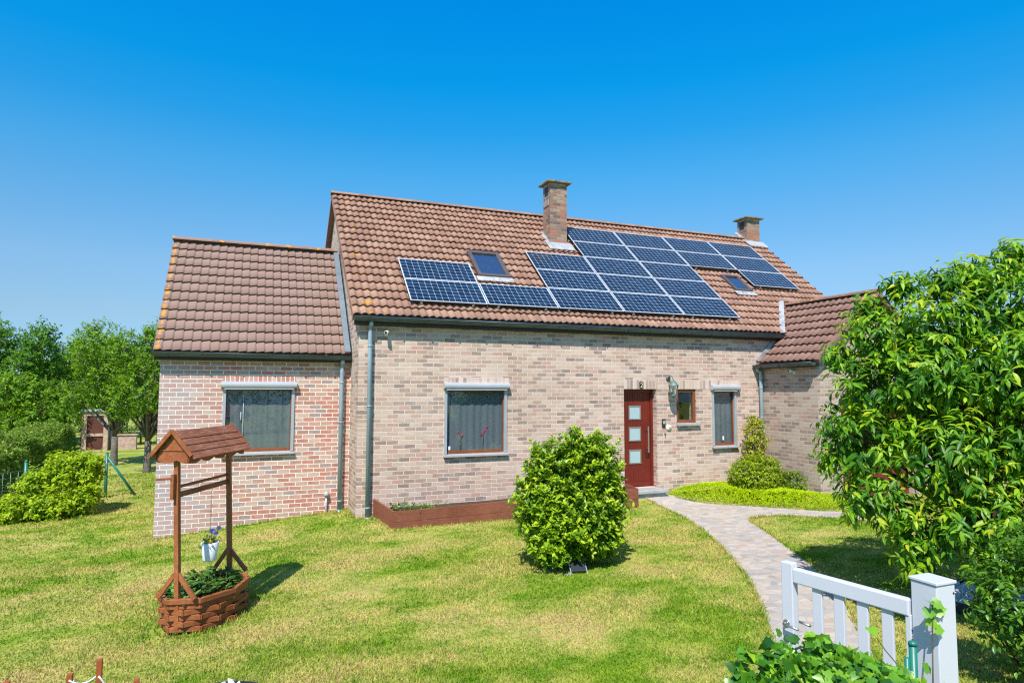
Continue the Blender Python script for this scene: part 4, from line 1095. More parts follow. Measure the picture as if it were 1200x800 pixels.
shrub('laurel_bush', 'large glossy green bush standing alone on the lawn', 'bush', (bc[0], bc[1], z), lob, 4600, 8, .11, .092, M['lf_laurel'], 'oval', .85, .6, .60, .54, .03, droop=.08, rise=.75, lvf=lambda P: np.clip(.08+.62*rng.random(len(P)), 0, 1), zmin=z+.06)
t = thing('garden_spotlight', 'dark ground spotlight tucked under the lone bush', 'spotlight', (2.22, -4.36, -.1))
mb = MB(); mb.obox((2.26, -4.28, -.03), (.96, -.25, 0), (.2, .77, .6), (-.15, -.58, .8), .10, .065, .02); mb.build('lamp_face', M['edge'], t, bevel=.005)
for x, y in ((2.155, -4.255), (2.365, -4.31)):
    mb = MB(); mb.bar((x-.01, y-.06, -.10), (x+.01, y+.05, .02), .008, .015); mb.build('bracket', M['alu2'], t)
mb = MB(); mb.box(2.07, -4.34, -.14, 2.17, -4.25, -.085); mb.build('base', M['stone'], t, bevel=.005)

# wide pale shrub, left
sc = np.array((-5.60, 4.40)); z = float(gz(*sc)); lob = []
for dx, dy_, zz, rx_, rz_ in ((-.9, -.3, .25, .75, .35), (.0, -.35, .3, .85, .4), (.85, -.1, .45, .65, .38), (-.45, .1, .75, .75, .38), (.45, .15, .85, .75, .36), (.1, .25, 1.15, .6, .3), (.95, .2, .9, .45, .3), (-1.15, .1, .35, .4, .22), (.6, .3, 1.2, .5, .25), (1.05, .1, 1.18, .25, .16)):
    lob.append(((sc[0]+dx*.66, sc[1]+dy_, z+zz*.94), (rx_*.62, .48, rz_*.95)))
shrub('spreading_shrub', 'wide yellow green shrub spreading on the lawn in front of the green fence', 'shrub', (sc[0], sc[1], z), lob, 1900, 8, .15, .105, M['lf_shrub'], 'diam', 1.0, .9, .45, .55, .03, lvf=lambda P: .15+.5*rng.random(len(P)))

# planting bed beside the door
bx = [(6.55, -.12), (6.85, -.5), (7.2, -.80), (7.7, -1.28), (8.25, -1.78), (8.7, -2.18), (9.2, -2.35), (9.75, -2.2), (9.6, -1.72), (9.35, -1.7), (9.32, -.1), (7.5, -.05)]
bxp = smooth_poly(bx, 2)
n = 17000; qx = rng.uniform(6.4, 9.9, n); qy = rng.uniform(-2.5, 0, n); k = inside(qx, qy, bxp); qx, qy = qx[k], qy[k]
def edge_d(qx, qy, poly):
    d = np.full(qx.shape, 9.)
    for i in range(len(poly)):
        a = poly[i]; b = poly[(i+1) % len(poly)]; ab = b-a; L2 = ab@ab+1e-9
        tt = np.clip(((qx-a[0])*ab[0]+(qy-a[1])*ab[1])/L2, 0, 1); d = np.minimum(d, np.hypot(qx-a[0]-ab[0]*tt, qy-a[1]-ab[1]*tt))
    return d
ed = edge_d(qx, qy, bxp); hh = (.04+.24*np.clip(ed/.34, 0, 1)**.7)*(.92+.10*np.sin(qx*3.1)*np.sin(qy*3.7+1))
P = np.stack([qx, qy, gz(qx, qy)+hh], 1); D = nrm(rng.normal(size=(len(P), 3))*.45+np.array((0, -.15, 1)))
b_, A_, U_, L_, lv_ = sprigs(P, D, 5, .05, .036, .9, .9, .25+.5*rng.random(len(P)), .15)
gc = leafmesh('ground_cover', b_, A_, U_, L_, lv_, M['lf_lime'], None, 'diam', .55)
tag(gc, 'bright lime green ground cover along the path by the wall', 'ground cover', kind='stuff')
def ball(c, r, k=7, s=.5):
    L = [((c[0], c[1], c[2]), (r[0]*.86, r[1]*.86, r[2]*.9))]
    for d in rdir(k): L.append((tuple(np.array(c)+d*np.array(r)*.55), tuple(np.array(r)*s)))
    return L
shrub('rounded_shrub', 'broad rounded green shrub in the bed by the wing', 'shrub', (8.55, -.75, .02), ball((8.55, -.75, .45), (.78, .5, .52), 9, .5), 3600, 6, .07, .052, M['lf_box'], 'diam', .9, .8, .25, .55, .02, lvf=lambda P: .2+.45*rng.random(len(P)), zmin=.05)
shrub('golden_shrub', 'upright golden variegated shrub against the wall behind the rounded shrub', 'shrub', (8.78, -.45, .02), [((8.78, -.42, .95), (.30, .25, .40)), ((8.72, -.42, 1.30), (.26, .22, .32)), ((8.92, -.40, 1.42), (.24, .2, .28)), ((8.80, -.4, 1.58), (.22, .16, .20)), ((9.0, -.4, 1.1), (.2, .2, .3))], 620, 6, .10, .065, M['lf_gold'], 'diam', .8, .5, .4, .5, .025, lvf=lambda P: np.clip(.15+.6*rng.random(len(P)), 0, 1), nst=22)
shrub('dark_shrub', 'small dark green shrub at the foot of the wing wall', 'shrub', (9.12, -1.25, .0), ball((9.1, -1.25, .30), (.30, .42, .34), 6, .5), 900, 6, .07, .05, M['lf_box'], 'diam', .9, .8, .3, .5, .02, lvf=lambda P: .02+.3*rng.random(len(P)), zmin=.05)

# ------------------------------------------------------------------ gate, post, ivy
gp = thing('gate_post', 'square white plastic gate post with a flat cap', 'post', (1.78, -9.49, -.1))
mb = MB(); mb.box(1.672, -9.572, -.3, 1.822, -9.422, 1.268); mb.build('shaft', M['pvc'], gp, bevel=.006)
mb = MB(); mb.box(1.665, -9.579, 1.2705, 1.829, -9.415, 1.288); mb.build('cap', M['pvc'], gp, bevel=.004)
mb = MB(); mb.box(1.645, -9.60, -.3, 1.85, -9.395, .69); mb.build('base', M['pvc'], gp, bevel=.01)
mb = MB(); mb.tube([(1.806, -9.573, 1.22), (1.806, -9.5755, 1.22)], .006, 8); mb.build('screw', M['dark'], gp)
gate = thing('garden_gate', 'open white picket gate of wide slats beside the path', 'gate', (1.64, -9.0, -.1))
ga = np.array((1.682, -9.418)); gb_ = np.array((1.552, -8.60)); gd = (gb_-ga)/np.linalg.norm(gb_-ga); gl = np.linalg.norm(gb_-ga); gn = np.array((gd[1], -gd[0]))
def G3(t, z, o=0): return (ga[0]+gd[0]*t+gn[0]*o, ga[1]+gd[1]*t+gn[1]*o, z)
GD = np.array((*gd, 0)); GN = np.array((*gn, 0))
def gbox(t0, t1, z0, z1, th): 
    m_ = MB(); m_.obox(G3((t0+t1)/2, (z0+z1)/2), GD, GN, UP, (t1-t0)/2, th/2, (z1-z0)/2); return m_
gbox(gl-.085, gl, .02, 1.185, .06).build('latch_stile', M['pvc'], gate, bevel=.006)
gbox(.0, .03, .05, 1.07, .04).build('hinge_stile', M['pvc'], gate, bevel=.004)
gbox(.006, gl-.086, 1.062, 1.155, .055).build('top_rail', M['pvc'], gate, bevel=.008)
gbox(.0305, gl-.086, .10, .19, .05).build('bottom_rail', M['pvc'], gate, bevel=.008)
for k in range(4):
    tt = .105+.148*k; gbox(tt, tt+.066, .17, 1.075, .022).build('slat', M['pvc'], gate, bevel=.004)
mb = MB(); 
for s in (-1, 1):
    mb.tube([G3(gl-.035, .79, s*.03), G3(gl-.035, .79, s*.065)], .009, 8); mb.tube([G3(gl-.035, .79, s*.065), G3(gl-.145, .785, s*.065)], .0085, 8)
    mb.tube([G3(gl-.035, .79, s*.03), G3(gl-.035, .79, s*.036)], .024, 14)
mb.build('lever_handle', M['steel'], gate)
mb = MB()
for s in (-1, 1): mb.tube([G3(gl-.035, .69, s*.03), G3(gl-.035, .69, s*.037)], .022, 14)
mb.build('lock', M['iron'], gate)
fp = thing('fence_post', 'short green metal fence post in the ivy beside the gate post', 'post', (1.30, -9.70, -.1))
mb = MB(); mb.tube([(1.30, -9.70, -.2), (1.30, -9.70, 1.06)], .019, 12); mb.tube([(1.268, -9.69, -.2), (1.268, -9.69, 1.0)], .012, 10); mb.build('tube', M['green'], fp)
mb = MB(); mb.lathe([(.022, 1.06), (.02, 1.075), (.006, 1.082)], (1.30, -9.70, 0), 12); mb.build('cap', M['green'], fp)
wf = thing('wire_fence', 'green wire mesh fence buried in the ivy', 'fence', (.4, -9.75, -.1))
mb = MB()
for k in range(9): mb.tube([(-.9, -9.72, .05+.105*k), (1.29, -9.70, .05+.105*k)], .0022, 5)
for k in range(22): mb.tube([(-.9+.1*k, -9.715, 0), (-.9+.1*k, -9.715, .93)], .0022, 5)
mb.build('mesh', M['wire'], wf)
mb = MB()
for x in (-.9,): mb.tube([(x, -9.7, -.2), (x, -9.7, .95)], .02, 10)
mb.build('post', M['green'], wf)
# ivy hedge over the fence
n = 7500; ix = rng.uniform(.04, 1.42, n)
top = np.interp(ix, [-.1, .10, .18, .30, .45, .62, .80, .98, 1.15, 1.42], [.70, .95, 1.13, 1.185, 1.195, 1.19, 1.14, 1.05, .95, .82])-.03+.02*np.sin(ix*21)
q = rng.random(n); iz = top*(1-.8*q**2.2); iy = -9.86+.21*rng.normal(size=n)*(1.0-(iz/top)**2*.55)
P = np.stack([ix, iy, iz], 1); A = nrm(rng.normal(size=(n, 3))*.6+np.array((0, -.5, -.1))); U = nrm(rng.normal(size=(n, 3))*.75+np.array((-.1, -.5, .9)))
iv = thing('ivy', 'glossy green ivy heaped over the wire fence in front of the gate', 'ivy', (.6, -9.8, -.1))
leafmesh('leaves', P, A, U, .034+.036*rng.random(n), np.clip(-.1+.6*rng.random(n)**1.3+.5*(iz/top)**4*rng.random(n), 0, 1), M['lf_ivy'], iv, 'ivy', 1.0, .22, .25)
mb = MB()
for k in range(40):
    x = rng.uniform(0, 1.25); mb.tube([(x, -9.8, -.1), (x+.1*rng.normal(), -9.82, .4), (x+.15*rng.normal(), -9.82+.05*rng.normal(), np.interp(x, [-.1, .35, .95, 1.35], [.6, 1.0, .9, .72]))], .005, 5)
mb.build('stems', M['twig'], iv)
t = thing('ivy_sprig', 'small ivy sprig climbing the white gate post', 'ivy', (1.6, -9.54, .9))
P = np.array([(1.60, -9.57, 1.20), (1.645, -9.565, 1.19), (1.57, -9.57, 1.145), (1.66, -9.57, 1.135), (1.60, -9.58, 1.075), (1.62, -9.59, 1.06), (1.31, -9.45, 1.06), (1.55, -9.57, .86), (1.47, -9.63, .80), (1.66, -9.62, .74), (1.40, -9.66, .78), (1.75, -9.64, .70), (1.84, -9.64, .68)])
leafmesh('leaves', P, nrm(np.array([(.2, -.5, .4)]*13)+rng.normal(size=(13, 3))*.5+np.array((0, 0, -.5))), np.tile((-.35, -.8, .5), (13, 1)), np.full(13, .065), np.clip(.45+.3*rng.random(13), 0, 1), M['lf_ivy'], t, 'ivy', 1.0, .15, .2)
mb = MB(); mb.tube([(1.50, -9.65, .7), (1.58, -9.60, .92), (1.61, -9.585, 1.08), (1.63, -9.58, 1.2)], .004, 6); mb.tube([(1.45, -9.66, .75), (1.36, -9.5, .95), (1.31, -9.45, 1.06)], .003, 6); mb.build('stem', M['twig'], t)
clump('ivy_tuft', 'low tuft of ivy and yellow weeds at the foot of the lawn edge', 'ivy', (-.02, -9.55, .62), (.35, .2, .08), 14, .05, M['lf_ivy'], 3, 'ivy', width=.9)

# ------------------------------------------------------------------ trees
def tree(name, label, base, trunk_h, tr, lobes, n, per, twig, L, mat, bark='bark', group=None, shape='diam', spread=.9, jitter=.45, width=.5, up=.5, lvf=None, down=0., lean=(0, 0), limbs=14, cat='tree'):
    base = np.array(base, float); t = thing(name, label, cat, base, group)
    fork = base+np.array((lean[0], lean[1], trunk_h))
    mb = MB(); mb.tube([base-np.array((0, 0, .15)), base+np.array((lean[0]*.2, lean[1]*.2, trunk_h*.1)), base+np.array((lean[0]*.5, lean[1]*.5, trunk_h*.55)), fork], [tr*1.35, tr*1.08, tr*.92, tr*.85], 10)
    P, D = lobes_surface(lobes, n, jitter)
    tips = []
    for c, r in lobes: tips += [np.array(c)+rng.normal(size=3)*np.array(r)*.15]
    branches(mb, fork, tips, tr*.42, tr*.08, -.08, 6, 7)
    for (c, r), tp in zip(lobes, tips):
        k = 6; sub = tp+rdir(k)*np.array(r)*.6; branches(mb, tp, sub, tr*.09, .005, .0, 4, 5)
    mb.build('trunk', M[bark], t)
    D = nrm(D+np.array((0, 0, .1)))
    lvb = np.clip(.1+.5*rng.random(len(P)), 0, 1) if lvf is None else lvf(P, D)
    leafmesh('crown', *sprigs(P, D, per, twig, L, spread, up, lvb, .14, down), mat, t, shape, width)
    return t
def crown(c, r, k, s, seed):
    g = np.random.default_rng(seed); L = []
    for i in range(k):
        d = nrm(g.normal(size=3)); d[2] = d[2]*.9+.05; q = .35+.5*g.random()
        sc_ = s*(.7+.6*g.random()); L.append((tuple(np.array(c)+d*np.array(r)*q), tuple(np.array(r)*sc_)))
    return L
AG = 'apple trees on the back lawn'
tree('apple_tree', 'apple tree with a forked pale trunk near the brick hutch', (-6.21, 14.36, -.4), 1.0, .115, crown((-6.45, 14.3, 2.75), (1.75, 1.7, 2.05), 30, .36, 3), 3200, 7, .24, .125, M['lf_tree'], group=AG)
tree('apple_tree', 'apple tree with a dark trunk close to the extension corner', (-4.86, 11.88, -.4), 1.0, .11, crown((-4.8, 11.9, 2.7), (1.6, 1.6, 2.15), 30, .36, 8), 3300, 7, .24, .115, M['lf_tree'], group=AG)
tree('tall_tree', 'tall dark tree at the far left behind the hedge', (-12.1, 24.4, -.4), 1.6, .24, crown((-12.0, 24.4, 3.5), (2.7, 2.4, 2.9), 28, .38, 5), 3600, 7, .35, .19, M['lf_tree2'], 'barkdark')
tree('leafy_tree', 'bright green round tree behind the hedge between dark tree and apple trees', (-10.5, 27.1, -.4), 1.0, .18, crown((-10.4, 27.1, 2.6), (2.0, 1.8, 2.5), 22, .42, 15), 2300, 7, .3, .18, M['lf_tree'], 'barkdark')
tree('bushy_tree', 'low bushy tree rising just over the far left hedge', (-10.6, 20.6, -.4), .5, .14, crown((-10.6, 20.6, 1.3), (2.6, 1.5, 1.7), 20, .42, 25), 2200, 7, .3, .17, M['lf_tree'], 'barkdark')
tree('far_tree', 'dense tree beyond the apple trees near the brick hutch', (-8.6, 29.5, -.4), 1.4, .18, crown((-8.6, 29.5, 2.9), (3.0, 1.6, 2.7), 24, .42, 35), 2600, 7, .3, .18, M['lf_tree2'], 'barkdark')
# long clipped hedge
hp = thing('hedge', 'long clipped hedge along the left boundary', 'hedge', (-8.3, 12, -.42))
n = 9000; v = rng.random(n); yy = 2.0+16.4*v; xf = np.interp(yy, [2, 7.41, 19.94], [-7.05, -7.45, -8.35])
s = rng.random(n); top_ = s < .42
wv = 1.25; hz = 1.22+.12*np.sin(yy*1.3)+.08*np.sin(yy*3.1+1)
xx = np.where(top_, xf-rng.random(n)*wv, xf+.10*np.sin(yy*2.3)+.06*rng.normal(size=n)); zz = np.where(top_, -.4+hz+.07*rng.normal(size=n)-.25*np.clip(1-(xf-xx)/.25, 0, 1)**2, -.4+hz*rng.random(n)**.8)
P = np.stack([xx, yy, zz], 1); D = nrm(np.where(top_[:, None], np.array((.2, -.1, 1.)), np.array((1., -.3, .45)))+rng.normal(size=(n, 3))*.35)
leafmesh('foliage', *sprigs(P, D, 6, .14, .10, .9, .6, .1+.5*rng.random(n)), M['lf_shedge'], hp)
mb = MB()
for y_ in np.arange(2.4, 18.3, .55):
    x_ = np.interp(y_, [2, 7.41, 19.94], [-7.65, -8.05, -8.95]); mb.tube([(x_, y_, -.6), (x_+.05, y_, .2), (x_+.2*rng.normal(), y_+.1*rng.normal(), 1.0)], [.035, .03, .01], 6)
    mb.tube([(x_, y_, .1), (x_+.35, y_+.15, .8)], [.02, .006], 5); mb.tube([(x_, y_, .0), (x_-.35, y_-.15, .8)], [.02, .006], 5)
mb.build('stem', M['barkdark'], hp)
# boundary hedge far right and back
def far_hedge(x0, x1, y0, y1, h, n, label, L=.16):
    t = thing('hedge', label, 'hedge', ((x0+x1)/2, (y0+y1)/2, -.3))
    P = np.stack([rng.uniform(x0, x1, n), rng.uniform(y0, y1, n), -.3+h*rng.random(n)**.6], 1); P[:, 2] += .15*np.sin(P[:, 0]*1.1)+.12*np.sin(P[:, 0]*2.7+1)
    D = nrm(rng.normal(size=(n, 3))*.5+np.array((-.1, -.6, .6)))
    leafmesh('foliage', *sprigs(P, D, 6, .25, L, .9, .6, .1+.5*rng.random(n)), M['lf_hedge'], t)
    mb = MB()
    L_ = max(x1-x0, y1-y0)
    for k in np.arange(.3, L_, .8):
        x_ = x0+k if x1-x0 > y1-y0 else (x0+x1)/2; y_ = (y0+y1)/2 if x1-x0 > y1-y0 else y0+k
        mb.tube([(x_, y_, -.5), (x_, y_, h*.6)], [.05, .02], 6)
    mb.build('stem', M['barkdark'], t)
    return t
far_hedge(13.6, 22, 1.2, 2.6, 2.3, 1500, 'tall green hedge beyond the wing behind the cherry tree')

far_hedge(-12.5, -1.0, 22.6, 23.6, 2.7, 2600, 'dark green hedge directly behind the small brick hutch', .15)
far_hedge(-26, 3, 33, 35.5, 3.4, 3200, 'tall dark hedge closing the back garden behind the trees', .22)
tag(far_hedge(-26, 26, -27, -25, 4.2, 3800, 'unseen tall hedge across the street, added for the window panes to mirror', .24), kind='stuff')  # unseen hedge, added to give the panes something dark to reflect
# cherry tree, near right
cb = np.array((5.9, -7.2, -.08)); lob = []
for (r_, f_, zz, q) in ((-1.25, -.3, 1.8, .50), (-1.1, -.2, 2.4, .42), (-1.2, -.4, 1.2, .45), (-.9, -.5, .88, .40), (-.6, -.3, 3.0, .5), (-.75, -.4, 2.5, .55), (-.7, -.6, 1.7, .6), (-.4, -.7, 1.1, .5), (-.2, -.3, 3.2, .45), (.25, -.3, 3.25, .5), (0, -.6, 2.5, .65), (.5, -.5, 2.8, .6), (.1, -.8, 1.75, .6), (.6, -.6, 2.0, .6), (.65, -.6, 1.2, .55), (.1, -.7, .95, .40), (0, .5, 2.6, .8), (-.7, .4, 2.0, .65), (.6, .4, 2, .8), (-.15, -.2, 3.68, .25), (-.75, -.1, 3.5, .25), (.3, -.2, 3.82, .3), (.7, -.2, 3.9, .3), (0, -.2, 3.5, .4), (1.1, -.3, 3.8, .35), (-.4, -.2, 3.55, .3), (-.95, 0, 2.95, .42), (-.95, .1, 3.25, .28), (-1.2, .1, 2.7, .3), (-1.5, -.2, 1.55, .22), (1.1, -.3, 2.4, .7), (1.1, -.3, 1.4, .6), (.9, -.2, 3.3, .5), (-1.0, -.7, .62, .25), (-.5, -.9, .66, .30), (-.1, -.9, .62, .3), (.35, -.9, .75, .4), (.8, -.9, .9, .5), (1.0, -.8, 1.9, .6), (1.0, -.8, 2.8, .5), (-.75, -.8, .95, .35)):
    r_ = r_*1.2-.04
    w_ = cb[:2]+np.array((.927, -.374))*r_+np.array((.374, .928))*f_
    lob.append(((w_[0], w_[1], zz), (q, q, q*.9)))
def ch_lv(P, D):
    return np.clip(.07+.42*rng.random(len(P))+.30*(rng.random(len(P)) < .25)+.1*np.clip(D[:, 2], 0, 1), 0, .70)  # random tone, plus sunlit highlights painted on upward and chosen sprigs
tree('cherry_tree', 'big leafy cherry tree close on the right of the path', cb, .75, .085, lob, 4300, 9, .27, .152, M['lf_cherry'], 'barkdark', None, 'oval', .95, .12, .34, .80, lvf=ch_lv, down=.58, lean=(-.1, 0))
bed = thing('tree_bed', 'round bed of white pebbles with black edging under the cherry tree', 'flower bed', (5.9, -7.2, -.1))
mb = MB(); n = 40; ro, ri = .62, .605
for i in range(n):
    a, b = 2*math.pi*i/n, 2*math.pi*(i+1)/n
    f = lambda r, t, z: (5.9+r*math.cos(t), -7.2+r*math.sin(t), z)
    mb.poly([f(ro, a, -.2), f(ro, b, -.2), f(ro, b, .06), f(ro, a, .06)]); mb.poly([f(ri, b, -.2), f(ri, a, -.2), f(ri, a, .06), f(ri, b, .06)]); mb.poly([f(ro, a, .06), f(ro, b, .06), f(ri, b, .06), f(ri, a, .06)])
mb.build('edging', M['edge'], bed)
def stones(name, c, r, z, n, s, parent, mat, zj=.02):
    mb = MB()
    base = bmesh.new(); bmesh.ops.create_icosphere(base, subdivisions=1, radius=1); bv = np.array([v.co[:] for v in base.verts]); bf = [tuple(v.index for v in f.verts) for f in base.faces]; base.free()
    for i in range(n):
        a, q = rng.random()*2*math.pi, r*math.sqrt(rng.random()); rot = Matrix.Rotation(rng.random()*6, 3, Vector(rdir(1)[0]))
        k = s*(.6+.8*rng.random()); V = bv*(1+.25*rng.normal(size=(len(bv), 1)))*np.array((1, .8, .65))*k; V = V@np.array(rot).T+np.array((c[0]+q*math.cos(a), c[1]+q*math.sin(a), z+zj*rng.random()))
        b = len(mb.v); mb.v += list(map(tuple, V)); mb.f += [tuple(b+j for j in f) for f in bf]
    o = mb.build(name, mat, parent); o['kind'] = 'stuff'; return o
stones('pebbles', (5.9, -7.2), .59, .0, 1100, .026, bed, M['pebble'])
# beech bush at the right edge
hb = np.array((4.05, -8.75)); lob = ball((hb[0]+.02, hb[1], .60), (.55, .62, .72), 12, .5)
shrub('beech_bush', 'glossy leaved hedge bush at the right edge by the gate post', 'bush', (hb[0], hb[1], -.1), lob, 1500, 8, .16, .075, M['lf_beech'], 'oval', 1.0, .7, .45, .48, .02, bark='barkdark', zmin=-.05)

# ------------------------------------------------------------------ background left: hutch, fence
t = thing('brick_hutch', 'small tan brick garden hutch with two brown doors under the trees', 'hutch', (-8.0, 20.8, -.42))
mb = MB(); x0, x1, yh = -8.47, -7.50, 20.5
for (a, b, c, d) in ((x0, x0+.18, -.5, 1.28), (x1-.17, x1, -.5, 1.28), (x0+.18, x1-.17, 1.1, 1.28), (x0+.18, x1-.17, .22, .34), (x0+.18, x1-.17, -.5, -.36)): mb.box(a, yh, c, b, yh+.85, d)
mb.box(x0+.18, yh+.75, -.36, x1-.17, yh+.84, 1.1)
mb.build('wall', simple('tan_brick', (.46, .33, .24), .9, 0, .2, .2, 9, .4), t)
mb = MB(); mb.box(x0+.182, yh+.04, .345, x1-.172, yh+.08, 1.095); mb.build('door', M['hutchdoor'], t)
mb = MB(); mb.box(x0+.182, yh+.04, -.355, x1-.172, yh+.08, .215); mb.build('door', M['hutchdoor'], t)
mb = MB(); mb.box(x0-.05, yh-.08, 1.283, x1+.05, yh+.95, 1.36); mb.build('roof_slab', simple('blue_grey_slab', (.34, .40, .46), .6), t)
mb = MB(); mb.box(-7.35, 20.7, -.5, -6.45, 21.0, .22); mb.box(-7.4, 20.66, .222, -6.4, 21.05, .26)
tag(mb.build('low_wall', simple('pink_brick_wall', (.45, .31, .25), .9, 0, .2, .25, 7, .4), None), 'low pinkish brick wall right of the hutch', 'wall')
wf = thing('boundary_fence', 'green wire fence with round posts and a diagonal brace beside the wide shrub', 'fence', (-6.4, 5.3, -.4))
posts = [(-5.1, 6.8), (-6.37, 5.3), (-7.7, 3.8)]
for i, (x, y) in enumerate(posts):
    g0 = float(gz(x, y)); mb = MB(); mb.tube([(x, y, g0-.2), (x, y, g0+1.08)], .035, 10); mb.lathe([(.038, g0+1.08), (.03, g0+1.10), (.005, g0+1.11)], (x, y, 0), 10); mb.build('post', M['green'], wf)
mb = MB(); mb.tube([(-5.1, 6.8, .62), (-4.45, 6.9, -.42)], .03, 10); mb.build('brace', M['green'], wf)
mb = MB(); mb.tube([(-5.23, 6.68, -.6), (-5.23, 6.68, .45)], .035, 10); mb.build('post', M['green'], wf)
mb = MB()
for k in range(7):
    zz = -.28+.13*k
    for (a, b) in zip(posts[:-1], posts[1:]): mb.tube([(a[0], a[1], zz), (b[0], b[1], zz)], .004, 5)
for (a, b) in zip(posts[:-1], posts[1:]):
    for q in np.linspace(0, 1, 14): x, y = a[0]+(b[0]-a[0])*q, a[1]+(b[1]-a[1])*q; mb.tube([(x, y, -.38), (x, y, .5)], .003, 5)
mb.build('mesh', M['wire'], wf)

# ------------------------------------------------------------------ stakes with rope, white stone bed (lower left)
st = [(-3.539, -5.655, .02, ''), (-3.078, -5.846, .08, ''), (-2.862, -5.942, .195, ''), (-2.588, -6.04, .04, '')]
labs = ['short rust brown stake at the very left end of the rope edging', 'rust brown stake between the leftmost stake and the tallest stake', 'tallest rust brown stake of the rope edging', 'low rust brown stake right of the tallest stake, with no rope visible']
for (x, y, h, q), lb in zip(st, labs):
    mb = MB(); g0 = float(gz(x, y)); mb.box(x-.02, y-.02, g0-.1, x+.02, y+.02, h-.0)
    tag(mb.build('stake', M['rust'], None, bevel=.003), lb, 'stake', 'rust brown stakes of the rope edging')
mb = MB()
for (a, b) in zip(st[:-2], st[1:-1]):
    pts = [np.array((a[0]+(b[0]-a[0])*s, a[1]-.025, (a[2]-.04)*(1-s)+(b[2]-.12)*s-.22*s*(1-s))) for s in np.linspace(0, 1, 14)]
    mb.tube(pts, .007, 6)
pts = [np.array((st[2][0]+.12*s, st[2][1]-.025, st[2][2]-.12-.25*s**1.3)) for s in np.linspace(0, 1, 8)]; mb.tube(pts, .007, 6)
tag(mb.build('rope', M['rope'], None), 'white rope sagging between the rust brown stakes', 'rope')
sb = thing('stone_bed', 'round bed of large white stones with black edging at the lawn edge', 'flower bed', (-2.02, -6.3, -.23))
mb = MB(); n = 36; g0 = -.23
for i in range(n):
    a, b = 2*math.pi*i/n, 2*math.pi*(i+1)/n
    f = lambda r, t, z: (-2.02+r*math.cos(t), -6.32+r*math.sin(t), z)
    mb.poly([f(.48, a, g0-.1), f(.48, b, g0-.1), f(.48, b, g0+.07), f(.48, a, g0+.07)]); mb.poly([f(.465, b, g0-.1), f(.465, a, g0-.1), f(.465, a, g0+.07), f(.465, b, g0+.07)]); mb.poly([f(.48, a, g0+.07), f(.48, b, g0+.07), f(.465, b, g0+.07), f(.465, a, g0+.07)])
mb.build('edging', M['edge'], sb)
stones('stones', (-2.02, -6.32), .42, g0+.04, 130, .055, sb, M['pebble'], .03)

# ------------------------------------------------------------------ grass blades
n = 760000
cx0, cy0 = -1.813, -12.042
# sample in polar coordinates about the street side so that density falls with distance
rr = 4.2*np.exp(rng.random(n)*math.log(24/4.2)); th = rng.uniform(R(90-22-46), R(90-22+48), n)
qx = cx0+rr*np.cos(th); qy = cy0+rr*np.sin(th)
k = ~inside(qx, qy, PP) & ~inside(qx, qy, bxp)
k &= ~((qy > -.0) & (qx > -.0) & (qy < 8)) & ~((qy > EYF) & (qx > -3.34) & (qx < .1) & (qy < 5.5)) & ~((qx > WX0) & (qy > WYF))
k &= ~((qx > .4) & (qx < 5.6) & (qy > -.82) & (qy < 0)) & (((qx-wc[0])*wax[0]+(qy-wc[1])*wax[1])**2/.36+((qx-wc[0])*wpp[0]+(qy-wc[1])*wpp[1])**2/.17 > 1) & (np.hypot(qx-5.9, qy+7.2) > .63) & (np.hypot(qx+2.02, qy+6.32) > .49)
k &= ~((qx > 5.6) & (qx < 6.64) & (qy > -.42)) & ~((qx < -7.3) & (qy > 3))
qx, qy = qx[k], qy[k]; n = len(qx); dist = np.hypot(qx-cx0, qy-cy0)
# longer unmown grass along walls, planter, well and path edges
SEG = [((-3.36, .95), (-.02, .95), 260), ((-3.38, .97), (-3.38, 5.4), 60), ((-.04, .94), (-.04, -.03), 300), ((.0, -.04), (.32, -.04), 300), ((.48, -.84), (5.48, -.84), 170), ((.28, -.03), (.48, -.84), 200)]
ex, ey = [], []
for (a_, b_, dn) in SEG:
    m_ = int(dn*math.dist(a_, b_)); t_ = rng.random(m_); ex.append(a_[0]+(b_[0]-a_[0])*t_+.03*rng.normal(size=m_)); ey.append(a_[1]+(b_[1]-a_[1])*t_-.05*np.abs(rng.normal(size=m_)))
pp_ = rng.integers(0, len(PP), 9000); t_ = rng.random(9000)[:, None]; e_ = PP[pp_]*(1-t_)+PP[(pp_+1) % len(PP)]*t_+.022*rng.normal(size=(9000, 2))
ok_ = ~inside(e_[:, 0], e_[:, 1], bxp) & ~((e_[:, 1] > -.4) & (e_[:, 0] > 5.5)) & (edge_d(e_[:, 0], e_[:, 1], PP) < .03)
ex.append(e_[ok_, 0]); ey.append(e_[ok_, 1])
t_ = rng.random(900)*2*math.pi; f_ = 1.03+.06*rng.random(900); wq = np.array([W3(BA*g_*math.cos(a_), BB*g_*math.sin(a_), ZG) for a_, g_ in zip(t_, f_)]); ex.append(wq[:, 0]); ey.append(wq[:, 1])
ex = np.concatenate(ex); ey = np.concatenate(ey); nl = len(ex)
qx = np.concatenate([qx, ex]); qy = np.concatenate([qy, ey]); n = len(qx); dist = np.hypot(qx-cx0, qy-cy0)
A = nrm(rng.normal(size=(n, 3))*.55+np.array((0, 0, 1)))
hg = (.016+.022*rng.random(n))*(1+.02*dist)*(1+.35*np.sin(qx*1.7+np.sin(qy*2.1))*np.sin(qy*1.3))
hg[-nl:] = .03+.055*rng.random(nl)
wd = .0035+.0006*dist
P = np.stack([qx, qy, gz(qx, qy)-.004], 1); B = nrm(np.cross(A, rdir(n)))*wd[:, None]
V = np.stack([P-B, P+B, P+A*hg[:, None]], 1).reshape(-1, 3).astype(np.float32)
me = bpy.data.meshes.new('grass'); me.vertices.add(n*3); me.loops.add(n*3); me.polygons.add(n)
